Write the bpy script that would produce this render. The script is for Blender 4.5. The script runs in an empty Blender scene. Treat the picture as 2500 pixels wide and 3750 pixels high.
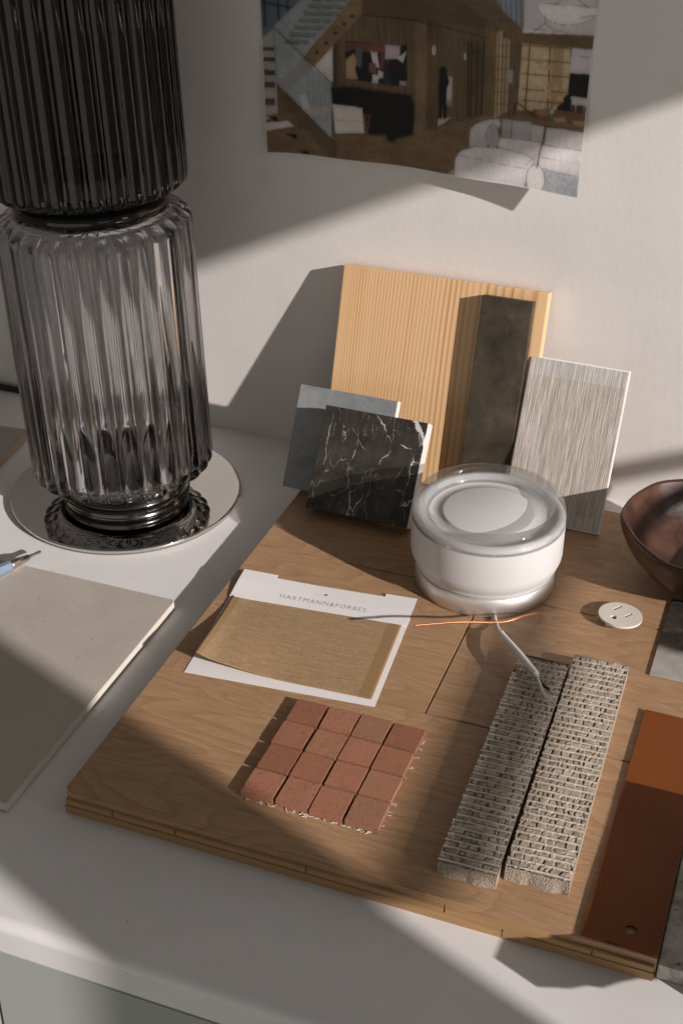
import bpy, bmesh, math, random
import numpy as np
from mathutils import Vector, Matrix

# ------------------------------------------------------------------ scene, camera, light
C = bpy.context.scene
COL = C.collection
S = 0.001                      # everything below is written in millimetres

C.view_settings.view_transform = 'Standard'
C.view_settings.look = 'None'
C.view_settings.gamma = 1.0
C.view_settings.exposure = 0.0
C.view_settings.use_curve_mapping = False

cam_d = bpy.data.cameras.new('camera')
cam = bpy.data.objects.new('camera', cam_d)
COL.objects.link(cam)
RR = Vector((0.935989, 0.351998, 0.004794))
UU = Vector((-0.188386, 0.489336, 0.851505))
FF = Vector((-0.297382, 0.797902, -0.524325))
M4 = Matrix.Identity(4)
for i in range(3):
    M4[i][0], M4[i][1], M4[i][2] = RR[i], UU[i], -FF[i]
M4.translation = Vector((388.66, -1051.09, 621.82)) * S
cam.matrix_world = M4
cam_d.sensor_fit = 'VERTICAL'
cam_d.sensor_height = 36.0
cam_d.lens = 48.0
cam_d.clip_start = 0.02
cam_d.clip_end = 100.0
C.camera = cam

C.cycles.sample_clamp_indirect = 4.0
C.cycles.max_bounces = 14
C.cycles.transmission_bounces = 12
C.cycles.transparent_max_bounces = 12
C.cycles.blur_glossy = 0.6
try:
    C.cycles.use_denoising = True
except Exception:
    pass

world = bpy.data.worlds.new('World')
C.world = world
world.use_nodes = True
bgn = world.node_tree.nodes['Background']
bgn.inputs['Color'].default_value = (1.0, 0.95, 0.885, 1)
bgn.inputs['Strength'].default_value = 0.085


def lamp(name, kind, loc, target, energy, color, **kw):
    d = bpy.data.lights.new(name, kind)
    o = bpy.data.objects.new(name, d)
    COL.objects.link(o)
    o.location = Vector(loc) * S
    v = (Vector(target) - Vector(loc)).normalized()
    o.rotation_euler = v.to_track_quat('-Z', 'Y').to_euler()
    d.energy = energy
    d.color = color
    for k, a in kw.items():
        setattr(d, k, a)
    return o


SUN = Vector((-2.29, 0.92, -1.0)).normalized()
TGT = Vector((150, -300, 50))
lamp('sunlight_spot', 'SPOT', TGT - SUN * 200000, TGT, 2.48e6, (1.0, 0.915, 0.87),
     shadow_soft_size=1.45, spot_size=math.radians(3), spot_blend=0.1)
# sky light that comes in through the window panes
lamp('window_skylight', 'AREA', (1235, -470, 520), (235, -290, 120), 0.75, (0.93, 0.97, 1.0),
     shape='RECTANGLE', size=0.2, size_y=0.46)
lamp('window_skylight_near', 'AREA', (1230, -1340, 520), (85, -1000, 0), 0.5, (0.93, 0.97, 1.0),
     shape='RECTANGLE', size=0.75, size_y=0.55)
# soft light off the ceiling of the room
lamp('ceiling_bounce', 'AREA', (200, -700, 2100), (150, -300, 0), 0.3, (1.0, 0.95, 0.9),
     shape='RECTANGLE', size=2.2, size_y=1.6)


# daylight coming back from the room behind the camera
lamp('room_bounce', 'AREA', (400, -3000, -350), (100, 0, 150), 24.0, (1.0, 0.94, 0.86),
     shape='RECTANGLE', size=5.6, size_y=2.4)


# ------------------------------------------------------------------ material helper
class M:
    def __init__(self, name):
        self.m = bpy.data.materials.new(name)
        self.m.use_nodes = True
        self.nt = self.m.node_tree
        self.b = self.nt.nodes['Principled BSDF']
        self.out = self.nt.nodes['Material Output']
        self._mm = None

    def n(self, t, ins=None, **props):
        nd = self.nt.nodes.new(t)
        for k, v in props.items():
            setattr(nd, k, v)
        for k, v in (ins or {}).items():
            self.set(nd, k, v)
        return nd

    def set(self, nd, k, v):
        s = nd.inputs[k]
        if isinstance(v, bpy.types.NodeSocket):
            self.nt.links.new(v, s)
        elif isinstance(v, bpy.types.Node):
            self.nt.links.new(v.outputs[0], s)
        elif isinstance(v, (tuple, list)) and len(v) == 3 and s.type == 'RGBA':
            s.default_value = (*v, 1)
        else:
            s.default_value = v

    def p(self, **kw):
        names = {'color': 'Base Color', 'rough': 'Roughness', 'metal': 'Metallic', 'normal': 'Normal',
                 'spec': 'Specular IOR Level', 'coat': 'Coat Weight', 'coat_rough': 'Coat Roughness',
                 'trans': 'Transmission Weight', 'ior': 'IOR', 'sss': 'Subsurface Weight',
                 'sheen': 'Sheen Weight', 'alpha': 'Alpha', 'aniso': 'Anisotropic'}
        for k, v in kw.items():
            self.set(self.b, names[k], v)
        return self

    def mm(self, scale=(1, 1, 1), offset=None, rnd=False, rot=(0, 0, 0)):
        tc = self.n('ShaderNodeTexCoord')
        mp = self.n('ShaderNodeMapping', {'Vector': tc.outputs['Object'], 'Rotation': rot,
                                          'Scale': tuple(1000.0 * a for a in scale)})
        if offset:
            mp.inputs['Location'].default_value = offset
        if rnd:
            oi = self.n('ShaderNodeObjectInfo')
            ml = self.n('ShaderNodeMath', {0: oi.outputs['Random'], 1: 137.0}, operation='MULTIPLY')
            ad = self.n('ShaderNodeVectorMath', {0: mp.outputs[0], 1: ml.outputs[0]}, operation='ADD')
            return ad.outputs[0]
        return mp.outputs[0]

    def noise(self, vec, scale=1.0, detail=3.0, rough=0.5, dist=0.0, w=None):
        nd = self.n('ShaderNodeTexNoise', {'Scale': scale, 'Detail': detail, 'Roughness': rough, 'Distortion': dist})
        self.set(nd, 'Vector', vec)
        return nd.outputs['Fac']

    def ramp(self, fac, stops, interp='LINEAR'):
        nd = self.n('ShaderNodeValToRGB', {'Fac': fac})
        cr = nd.color_ramp
        cr.interpolation = interp
        while len(cr.elements) < len(stops):
            cr.elements.new(0.5)
        for e, (pos, col) in zip(cr.elements, stops):
            e.position = pos
            if not isinstance(col, (tuple, list)):
                col = (col, col, col)
            e.color = (*col, 1)
        return nd.outputs['Color']

    def mix(self, fac, a, b, mode='MIX'):
        nd = self.n('ShaderNodeMix', data_type='RGBA', blend_type=mode)
        self.set(nd, 0, fac)
        for idx, v in ((6, a), (7, b)):
            s = nd.inputs[idx]
            if isinstance(v, bpy.types.NodeSocket):
                self.nt.links.new(v, s)
            else:
                s.default_value = (*v, 1) if isinstance(v, (tuple, list)) else (v, v, v, 1)
        return nd.outputs[2]

    def math(self, op, a, b=0.0, c=0.0, clamp=False):
        nd = self.n('ShaderNodeMath', operation=op, use_clamp=clamp)
        self.set(nd, 0, a)
        self.set(nd, 1, b)
        if op in ('MULTIPLY_ADD', 'SMOOTH_MIN', 'COMPARE'):
            self.set(nd, 2, c)
        return nd.outputs[0]

    def xyz(self, vec):
        nd = self.n('ShaderNodeSeparateXYZ')
        self.set(nd, 0, vec)
        return nd.outputs

    def bump(self, h, dist_mm=0.2, strength=1.0):
        nd = self.n('ShaderNodeBump', {'Distance': dist_mm * S, 'Strength': strength})
        self.set(nd, 'Height', h)
        return nd.outputs[0]


def simple(name, color, rough=0.5, metal=0.0, **kw):
    m = M(name)
    m.p(color=color, rough=rough, metal=metal, **kw)
    return m.m


# ------------------------------------------------------------------ object helpers
def tag(o, label=None, cat=None, group=None, kind=None):
    if label: o['label'] = label
    if cat: o['category'] = cat
    if group: o['group'] = group
    if kind: o['kind'] = kind
    return o


def link(name, me, mat, parent=None):
    o = bpy.data.objects.new(name, me)
    COL.objects.link(o)
    for mt in (mat if isinstance(mat, (list, tuple)) else [mat]):
        me.materials.append(mt)
    if parent is not None:
        o.parent = parent
    return o


def bmobj(name, bm, mat, parent=None, smooth=False):
    for v in bm.verts:
        v.co *= S
    me = bpy.data.meshes.new(name)
    bmesh.ops.recalc_face_normals(bm, faces=bm.faces)
    bm.to_mesh(me)
    bm.free()
    if smooth:
        for p in me.polygons:
            p.use_smooth = True
    return link(name, me, mat, parent)


def npobj(name, verts, faces, mat, parent=None, smooth=True):
    me = bpy.data.meshes.new(name)
    me.from_pydata([tuple(v) for v in (np.asarray(verts) * S)], [], [tuple(int(i) for i in f) for f in faces])
    me.update()
    if smooth:
        me.polygons.foreach_set('use_smooth', [True] * len(me.polygons))
    return link(name, me, mat, parent)


def empty(name, loc=(0, 0, 0), rot=(0, 0, 0)):
    o = bpy.data.objects.new(name, None)
    COL.objects.link(o)
    o.empty_display_size = 0.02
    o.location = Vector(loc) * S
    o.rotation_euler = rot
    return o


def add_box(bm, x0, x1, y0, y1, z0, z1, mi=0):
    r = bmesh.ops.create_cube(bm, size=1.0)
    for v in r['verts']:
        v.co = Vector(((x0 + x1) / 2 + v.co.x * (x1 - x0), (y0 + y1) / 2 + v.co.y * (y1 - y0),
                       (z0 + z1) / 2 + v.co.z * (z1 - z0)))
    for f in {f for v in r['verts'] for f in v.link_faces}:
        f.material_index = mi
    return r['verts']


def box(name, dims, mat, parent=None, bevel=0.0, seg=2):
    bm = bmesh.new()
    add_box(bm, *dims)
    if bevel:
        bmesh.ops.bevel(bm, geom=list(bm.edges), offset=bevel, segments=seg, affect='EDGES', profile=0.6)
    return bmobj(name, bm, mat, parent, smooth=False)


def prism(bm, pts, z0, z1, mi=0):
    lo = [bm.verts.new((x, y, z0)) for x, y in pts]
    hi = [bm.verts.new((x, y, z1)) for x, y in pts]
    n = len(pts)
    fs = [bm.faces.new(hi), bm.faces.new(lo[::-1])]
    for i in range(n):
        fs.append(bm.faces.new((lo[i], lo[(i + 1) % n], hi[(i + 1) % n], hi[i])))
    for f in fs:
        f.material_index = mi
    return fs


def revolve(name, prof, mat, parent=None, n=96, closed=False, rfun=None, loc=None):
    """prof: list of (r, z); rfun(r, z, phi, i) -> r"""
    verts, faces, rings = [], [], []
    for i, (r, z) in enumerate(prof):
        if r <= 1e-6:
            rings.append([len(verts)])
            verts.append((0, 0, z))
        else:
            ring = []
            for k in range(n):
                a = 2 * math.pi * k / n
                rr = rfun(r, z, a, i) if rfun else r
                zz = z
                if isinstance(rr, tuple):
                    rr, zz = rr
                ring.append(len(verts))
                verts.append((rr * math.cos(a), rr * math.sin(a), zz))
            rings.append(ring)
    seq = list(zip(rings[:-1], rings[1:]))
    if closed:
        seq.append((rings[-1], rings[0]))
    for A, B in seq:
        if len(A) == 1 and len(B) == 1:
            continue
        for k in range(n):
            k2 = (k + 1) % n
            if len(A) == 1:
                faces.append((A[0], B[k2], B[k]))
            elif len(B) == 1:
                faces.append((A[k], A[k2], B[0]))
            else:
                faces.append((A[k], A[k2], B[k2], B[k]))
    o = npobj(name, verts, faces, mat, parent)
    bm = bmesh.new()
    bm.from_mesh(o.data)
    bmesh.ops.recalc_face_normals(bm, faces=bm.faces)
    bm.to_mesh(o.data)
    bm.free()
    o.data.polygons.foreach_set('use_smooth', [True] * len(o.data.polygons))
    if loc:
        o.location = Vector(loc) * S
    return o


def crom(pts, per=10):
    P = [Vector(p) for p in pts]
    P = [P[0] * 2 - P[1]] + P + [P[-1] * 2 - P[-2]]
    out = []
    for i in range(1, len(P) - 2):
        for k in range(per):
            t = k / per
            a, b, c, d = P[i - 1], P[i], P[i + 1], P[i + 2]
            out.append(0.5 * ((2 * b) + (c - a) * t + (2 * a - 5 * b + 4 * c - d) * t * t + (3 * b - a - 3 * c + d) * t ** 3))
    out.append(P[-2])
    return out


def add_tube(bm, path, rad, n=10):
    rings = []
    up = Vector((0, 0, 1))
    for i, p in enumerate(path):
        t = (path[min(i + 1, len(path) - 1)] - path[max(i - 1, 0)]).normalized()
        s = t.cross(up)
        if s.length < 1e-3:
            s = t.cross(Vector((0, 1, 0)))
        s.normalize()
        u = s.cross(t)
        r = rad[i] if isinstance(rad, (list, tuple)) else rad
        rings.append([bm.verts.new(p + (s * math.cos(2 * math.pi * k / n) + u * math.sin(2 * math.pi * k / n)) * r) for k in range(n)])
    for A, B in zip(rings[:-1], rings[1:]):
        for k in range(n):
            f = bm.faces.new((A[k], A[(k + 1) % n], B[(k + 1) % n], B[k]))
            f.smooth = True
    bm.faces.new(rings[0][::-1])
    bm.faces.new(rings[-1])


def tube(name, pts, rad, mat, parent=None, n=10, per=10):
    path = crom(pts, per)
    if isinstance(rad, (list, tuple)):
        k = len(path)
        rad = list(np.interp(np.linspace(0, 1, k), np.linspace(0, 1, len(rad)), rad))
    bm = bmesh.new()
    add_tube(bm, path, rad, n)
    for v in bm.verts:
        v.co *= S
    me = bpy.data.meshes.new(name)
    bmesh.ops.recalc_face_normals(bm, faces=bm.faces)
    bm.to_mesh(me)
    bm.free()
    return link(name, me, mat, parent)


def vnoise(shape, cell, rng):
    """smooth value noise on a grid"""
    h, w = shape
    gy, gx = int(h / cell[0]) + 3, int(w / cell[1]) + 3
    g = rng.random((gy, gx))
    y = np.arange(h) / cell[0]
    x = np.arange(w) / cell[1]
    yi, xi = y.astype(int), x.astype(int)
    fy, fx = y - yi, x - xi
    fy = (fy * fy * (3 - 2 * fy))[:, None]
    fx = (fx * fx * (3 - 2 * fx))[None, :]
    a = g[np.ix_(yi, xi)]
    b = g[np.ix_(yi, xi + 1)]
    c = g[np.ix_(yi + 1, xi)]
    d = g[np.ix_(yi + 1, xi + 1)]
    return (a * (1 - fx) + b * fx) * (1 - fy) + (c * (1 - fx) + d * fx) * fy


random.seed(7)
BT = 17.5          # top of the flooring board

# ------------------------------------------------------------------ materials
# painted wall
m = M('wall_paint')
v = m.mm()
h1 = m.noise(v, 0.16, 4, 0.55)
h2 = m.noise(v, 0.6, 2, 0.5)
hh = m.math('ADD', h1, m.math('MULTIPLY', h2, 0.35))
m.p(color=m.ramp(m.noise(v, 0.02, 3), [(0.3, (0.71, 0.685, 0.66)), (0.7, (0.75, 0.725, 0.70))]), rough=0.75,
    normal=m.bump(hh, 0.34, 0.5), spec=0.25)
WALL = m.m

m = M('white_laminate')
v = m.mm()
sm = m.ramp(m.noise(v, 0.02, 6, 0.7, 0.8), [(0.45, 0.0), (0.75, 1.0)])
du = m.ramp(m.noise(v, 0.32, 1, 0.3), [(0.80, 0.0), (0.825, 1.0)])
lc = m.ramp(m.noise(v, 0.012, 4), [(0.3, (0.73, 0.72, 0.72)), (0.7, (0.77, 0.76, 0.76))])
lc = m.mix(m.math('MULTIPLY', sm, 0.35), lc, (0.66, 0.64, 0.625))
lc = m.mix(m.math('MULTIPLY', du, 0.75), lc, (0.22, 0.19, 0.16))
m.p(color=lc,
    rough=m.ramp(m.noise(v, 0.05, 3), [(0.3, 0.36), (0.7, 0.46)]), normal=m.bump(m.noise(v, 2.0, 2), 0.03, 0.3), spec=0.4)
LAMI = m.m
m = M('cabinet_paint')
v = m.mm()
m.p(color=(0.37, 0.395, 0.375), rough=0.5, normal=m.bump(m.noise(v, 0.5, 3), 0.06, 0.3))
CABI = m.m
WHITEWALL = simple('room_paint', (0.72, 0.69, 0.66), 0.8)
FRAMEP = simple('window_frame_paint', (0.7, 0.68, 0.66), 0.5)


def oak(name, rnd=True, dark=1.0):
    m = M(name)
    v = m.mm(rnd=rnd)
    vs = m.mm(scale=(0.018, 0.35, 0.35), rnd=rnd)
    fine = m.noise(vs, 3.2, 5, 0.62)
    med = m.noise(m.mm(scale=(0.010, 0.09, 0.09), rnd=rnd), 1.6, 4, 0.55, 0.6)
    # cathedral figure: bands of a stretched, distorted field
    fld = m.noise(m.mm(scale=(0.0048, 0.021, 0.021), rnd=rnd), 1.0, 2, 0.45, 0.35)
    saw = m.math('FRACT', m.math('MULTIPLY', fld, 17.0))
    band = m.math('POWER', saw, 2.4)
    k = dark
    base = m.mix(med, (0.435 * k, 0.265 * k, 0.148 * k), (0.53 * k, 0.335 * k, 0.195 * k))
    base = m.mix(m.math('MULTIPLY', band, 0.55), base, (0.30 * k, 0.168 * k, 0.082 * k))
    base = m.mix(m.math('MULTIPLY', m.ramp(fine, [(0.40, 0.0), (0.60, 1.0)]), 0.50), base, (0.285 * k, 0.165 * k, 0.085 * k))
    # pores
    pore = m.ramp(m.noise(m.mm(scale=(0.09, 1.6, 1.6), rnd=rnd), 2.0, 2, 0.5), [(0.60, 0.0), (0.70, 1.0)])
    base = m.mix(m.math('MULTIPLY', pore, 0.5), base, (0.22 * k, 0.12 * k, 0.06 * k))
    # a few knots
    vor = m.n('ShaderNodeTexVoronoi', {'Scale': 1.0, 'Randomness': 1.0}, feature='F1')
    m.set(vor, 'Vector', m.mm(scale=(0.0075, 0.0125, 0.0125), rnd=rnd))
    kn = m.ramp(m.math('ADD', vor.outputs['Distance'], m.math('MULTIPLY', m.math('SUBTRACT', m.noise(v, 0.35, 3), 0.5), 0.05)),
                [(0.018, 1.0), (0.05, 0.0)])
    base = m.mix(m.math('MULTIPLY', kn, 0.75), base, (0.10 * k, 0.055 * k, 0.03 * k))
    m.p(color=base, rough=m.ramp(fine, [(0.3, 0.40), (0.7, 0.55)]), spec=0.35,
        normal=m.bump(m.math('ADD', fine, m.math('MULTIPLY', pore, -0.6)), 0.12, 0.5))
    return m.m


OAK = oak('oiled_oak', True, 0.93)
m = M('plywood_core')
v = m.mm(scale=(0.02, 0.4, 0.9))
m.p(color=m.ramp(m.noise(v, 1.5, 4), [(0.3, (0.33, 0.19, 0.085)), (0.7, (0.43, 0.265, 0.125))]), rough=0.7,
    normal=m.bump(m.noise(v, 3, 3), 0.1, 0.5))
PLY = m.m

# pine / fir board, vertical grain
m = M('fir_vertical_grain')
v = m.mm()
x, y, z = m.xyz(v)
warp = m.math('MULTIPLY', m.math('SUBTRACT', m.noise(m.mm(scale=(0.02, 0.02, 0.004)), 1.0, 2), 0.5), 5.0)
# line spacing grows from left to right
dens = m.math('MULTIPLY_ADD', x, -0.00105, 0.43)
ph = m.math('MULTIPLY', m.math('ADD', x, warp), dens)
cell = m.math('FRACT', ph)
lines = m.ramp(cell, [(0.0, 0.0), (0.45, 0.12), (0.80, 1.0), (0.9, 0.85), (1.0, 0.0)])
amp = m.ramp(m.noise(m.mm(scale=(0.09, 0.01, 0.001)), 1.0, 2), [(0.25, 0.30), (0.7, 1.0)])
fine = m.noise(m.mm(scale=(1.3, 1.3, 0.02)), 1.0, 3)
col = m.mix(m.noise(m.mm(scale=(0.03, 0.03, 0.004)), 1.0, 2), (0.83, 0.575, 0.33), (0.77, 0.505, 0.265))
col = m.mix(m.math('MULTIPLY', m.math('MULTIPLY', lines, amp), 0.85), col, (0.40, 0.165, 0.05))
col = m.mix(m.math('MULTIPLY', fine, 0.22), col, (0.55, 0.30, 0.12))
m.p(color=col, rough=0.48, normal=m.bump(m.math('ADD', m.math('MULTIPLY', lines, -0.5), fine), 0.12, 0.4))
FIR = m.m

m = M('dark_patinated_bronze')
v = m.mm()
n1 = m.noise(v, 0.035, 5, 0.6, 0.4)
n2 = m.noise(v, 0.4, 4, 0.6)
scr = m.ramp(m.noise(m.mm(scale=(0.9, 0.9, 0.03), rot=(0, 0.18, 0)), 1.0, 2, 0.4), [(0.70, 0.0), (0.76, 1.0)])
col = m.ramp(n1, [(0.30, (0.035, 0.030, 0.022)), (0.55, (0.105, 0.085, 0.06)), (0.75, (0.20, 0.15, 0.095))])
col = m.mix(m.math('MULTIPLY', n2, 0.5), col, (0.07, 0.058, 0.042))
col = m.mix(m.math('MULTIPLY', scr, 0.35), col, (0.38, 0.34, 0.28))
m.p(color=col, metal=0.55, rough=m.ramp(n2, [(0.3, 0.42), (0.7, 0.6)]), normal=m.bump(n2, 0.08, 0.4))
BRONZE = m.m

# linen wallcovering
m = M('slub_linen')
v = m.mm()
st = m.noise(m.mm(scale=(1.35, 1, 0.045)), 1.0, 4, 0.65)
st2 = m.noise(m.mm(scale=(0.33, 1, 0.012)), 1.0, 3, 0.6)
sl = m.noise(m.mm(scale=(0.75, 1, 0.09)), 1.0, 3, 0.65)
wf = m.noise(m.mm(scale=(1.2, 1, 1.2)), 1.6, 2, 0.5)
col = m.ramp(st, [(0.32, (0.24, 0.205, 0.16)), (0.48, (0.41, 0.365, 0.31)), (0.64, (0.66, 0.62, 0.58))])
col = m.mix(m.ramp(st2, [(0.44, 0.0), (0.68, 0.38)]), col, (0.28, 0.225, 0.16))
col = m.mix(m.ramp(sl, [(0.66, 0.0), (0.78, 0.8)]), col, (0.16, 0.12, 0.085))
col = m.mix(m.math('MULTIPLY', wf, 0.30), col, (0.70, 0.68, 0.65))
zz = m.xyz(v)[2]
edge = m.math('ADD', m.math('GREATER_THAN', zz, 121.0), m.math('LESS_THAN', zz, 12.0), clamp=True)
plain = m.ramp(st, [(0.36, (0.36, 0.34, 0.31)), (0.6, (0.64, 0.62, 0.60))])
col = m.mix(m.math('MULTIPLY', edge, 0.75), col, plain)
m.p(color=col, rough=0.85, normal=m.bump(m.math('ADD', st, m.math('MULTIPLY', wf, 0.6)), 0.55, 0.8), spec=0.2)
LINEN = m.m
WHITE = simple('white_edge', (0.82, 0.80, 0.78), 0.55)
CARD = M('white_card_stock')
CARD.p(color=(0.83, 0.81, 0.82), rough=0.6, normal=CARD.bump(CARD.noise(CARD.mm(), 1.2, 3), 0.03, 0.3))
CARD = CARD.m

# black marble with white veins
m = M('black_marble')
v = m.mm()
w1 = m.n('ShaderNodeTexNoise', {'Scale': 0.035, 'Detail': 4.0, 'Roughness': 0.6})
m.set(w1, 'Vector', v)
wv = m.n('ShaderNodeVectorMath', {0: w1.outputs['Color'], 1: (0.5, 0.5, 0.5)}, operation='SUBTRACT')
wv2 = m.n('ShaderNodeVectorMath', {0: wv.outputs[0], 'Scale': 15.0}, operation='SCALE')
vd = m.n('ShaderNodeVectorMath', {0: v, 1: wv2.outputs[0]}, operation='ADD').outputs[0]


def veins(scale, sx, sy, sz, lo, hi, rot=0.0):
    mp = m.n('ShaderNodeMapping', {'Scale': (sx, sy, sz), 'Rotation': (0, rot, 0)})
    m.set(mp, 'Vector', vd)
    vo = m.n('ShaderNodeTexVoronoi', {'Scale': scale}, feature='DISTANCE_TO_EDGE')
    m.set(vo, 'Vector', mp.outputs[0])
    return m.ramp(vo.outputs['Distance'], [(lo, 1.0), (hi, 0.0)])


va = veins(0.030, 1.0, 1.0, 0.45, 0.002, 0.010, 0.7)
vb = veins(0.062, 1.5, 1.0, 0.5, 0.001, 0.008, -0.5)
vc = veins(0.16, 1.0, 1.0, 0.7, 0.0, 0.018, 0.2)
ma = m.ramp(m.noise(v, 0.05, 3), [(0.47, 0.0), (0.60, 1.0)])
mb = m.ramp(m.noise(m.mm(offset=(31, 7, 19)), 0.06, 3), [(0.47, 0.0), (0.6, 1.0)])
mc = m.ramp(m.noise(m.mm(offset=(5, 47, 90)), 0.07, 3), [(0.52, 0.0), (0.66, 0.7)])
vein = m.math('MAXIMUM', m.math('MULTIPLY', va, ma), m.math('MAXIMUM', m.math('MULTIPLY', m.math('MULTIPLY', vb, mb), 0.75), m.math('MULTIPLY', m.math('MULTIPLY', vc, mc), 0.4)))
# broad white vein near the upper right corner
x, y, z = m.xyz(v)
d = m.math('ABSOLUTE', m.math('ADD', m.math('SUBTRACT', m.math('MULTIPLY_ADD', x, 1.45, -113.0), m.math('MULTIPLY', m.math('SUBTRACT', 88.0, z), 1.0)),
                              m.math('MULTIPLY', m.math('SUBTRACT', m.noise(v, 0.11, 4, 0.6), 0.5), 17.0)))
big = m.math('MULTIPLY', m.ramp(m.math('MULTIPLY', d, 0.1), [(0.22, 1.0), (0.36, 0.0)]), m.math('GREATER_THAN', z, 52.0))
vein = m.math('MAXIMUM', vein, m.math('MULTIPLY', big, 0.95))
body = m.ramp(m.noise(v, 0.05, 4, 0.6), [(0.3, (0.022, 0.020, 0.018)), (0.7, (0.060, 0.054, 0.045))])
col = m.mix(vein, body, (0.60, 0.58, 0.55))
m.p(color=col, rough=0.14, spec=0.35)
BLACKM = m.m
m = M('sawn_marble_edge')
m.p(color=m.ramp(m.noise(m.mm(), 0.3, 4), [(0.3, (0.60, 0.58, 0.56)), (0.7, (0.74, 0.72, 0.70))]), rough=0.7,
    normal=m.bump(m.noise(m.mm(), 0.8, 4), 0.2, 0.5))
SAWN = m.m
m = M('grey_marble')
v = m.mm()
nn = m.noise(v, 0.05, 6, 0.65, 1.2)
vein = m.ramp(m.math('ABSOLUTE', m.math('SUBTRACT', m.noise(v, 0.04, 5, 0.6, 1.5), 0.5)), [(0.0, 1.0), (0.035, 0.0)])
col = m.ramp(nn, [(0.35, (0.19, 0.21, 0.215)), (0.65, (0.28, 0.30, 0.305))])
col = m.mix(m.math('MULTIPLY', vein, 0.5), col, (0.25, 0.27, 0.28))
m.p(color=col, rough=0.18)
GREYM = m.m

m = M('textured_concrete_stone')
v = m.mm(rnd=True)
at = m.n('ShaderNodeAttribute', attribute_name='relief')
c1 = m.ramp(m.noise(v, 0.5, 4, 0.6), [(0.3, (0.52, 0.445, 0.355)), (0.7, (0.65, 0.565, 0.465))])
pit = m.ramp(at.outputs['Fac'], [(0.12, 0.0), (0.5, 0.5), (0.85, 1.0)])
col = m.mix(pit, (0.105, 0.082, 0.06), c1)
m.p(color=col, rough=0.85, normal=m.bump(m.noise(v, 2.0, 4, 0.6), 0.12, 0.6), spec=0.2)
STONE = m.m
m = M('broken_stone_core')
v = m.mm(rnd=True)
m.p(color=m.ramp(m.noise(v, 1.1, 5, 0.7), [(0.3, (0.20, 0.16, 0.12)), (0.55, (0.36, 0.30, 0.24)), (0.75, (0.55, 0.48, 0.40))]), rough=0.9,
    normal=m.bump(m.noise(v, 0.7, 4, 0.6), 0.4, 0.8))
CORE = m.m

m = M('terracotta')
oi = m.n('ShaderNodeObjectInfo')
v = m.mm(rnd=True)
rr = oi.outputs['Random']
base = m.ramp(rr, [(0.0, (0.285, 0.118, 0.068)), (0.2, (0.345, 0.15, 0.086)), (0.4, (0.375, 0.182, 0.105)), (0.6, (0.395, 0.172, 0.106)), (0.8, (0.33, 0.168, 0.104)), (1.0, (0.335, 0.125, 0.071))], 'CONSTANT')
base = m.mix(m.math('MULTIPLY', m.noise(v, 0.09, 4, 0.6), 0.5), base, (0.22, 0.105, 0.07))
spk = m.ramp(m.noise(v, 0.95, 2, 0.5), [(0.62, 0.0), (0.67, 1.0)])
lsp = m.ramp(m.noise(m.mm(offset=(9, 3, 1), rnd=True), 1.1, 2, 0.5), [(0.68, 0.0), (0.73, 1.0)])
base = m.mix(m.math('MULTIPLY', spk, 0.8), base, (0.10, 0.05, 0.035))
base = m.mix(m.math('MULTIPLY', lsp, 0.55), base, (0.62, 0.45, 0.36))
m.p(color=base, rough=0.8, normal=m.bump(m.math('SUBTRACT', m.noise(v, 0.9, 4, 0.65), m.math('MULTIPLY', spk, 0.9)), 0.28, 0.7), spec=0.25)
TERRA = m.m
FIBRE = simple('white_fibre', (0.78, 0.76, 0.73), 0.8)

# woven swatch
m = M('gold_woven_cloth')
v = m.mm(rot=(0, 0, 0))
x, y, z = m.xyz(v)
sx = m.math('SINE', m.math('MULTIPLY', x, 3.9))
sy = m.math('SINE', m.math('MULTIPLY', y, 5.2))
wv = m.math('MULTIPLY', sx, sy)
yarn = m.noise(m.mm(scale=(0.05, 0.75, 1)), 1.0, 4, 0.7)
yarn2 = m.noise(m.mm(scale=(0.8, 0.5, 1)), 1.0, 3, 0.65)
nep = m.ramp(m.noise(m.mm(scale=(0.42, 0.6, 1)), 1.0, 2, 0.5), [(0.68, 0.0), (0.74, 1.0)])
col = m.ramp(yarn, [(0.34, (0.225, 0.125, 0.048)), (0.64, (0.43, 0.27, 0.125))])
col = m.mix(m.math('MULTIPLY', m.math('MULTIPLY_ADD', m.math('MULTIPLY', wv, m.math('MULTIPLY_ADD', yarn2, 1.6, 0.1)), 0.5, 0.5), 0.55), col, (0.64, 0.46, 0.28))
col = m.mix(m.math('MULTIPLY', m.ramp(yarn2, [(0.35, 0.0), (0.7, 1.0)]), 0.5), col, (0.20, 0.115, 0.045))
col = m.mix(m.math('MULTIPLY', nep, 0.5), col, (0.72, 0.62, 0.46))
hem = m.math('ADD', m.math('LESS_THAN', x, 8.5), m.math('GREATER_THAN', x, 125.0), clamp=True)
col = m.mix(m.math('MULTIPLY', hem, 0.65), col, (0.27, 0.15, 0.05))
m.p(color=col, rough=0.7, normal=m.bump(m.math('ADD', wv, yarn2), 0.18, 0.7), sheen=0.1, spec=0.25)
CLOTH = m.m
INK = simple('grey_ink', (0.20, 0.19, 0.19), 0.6)

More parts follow.
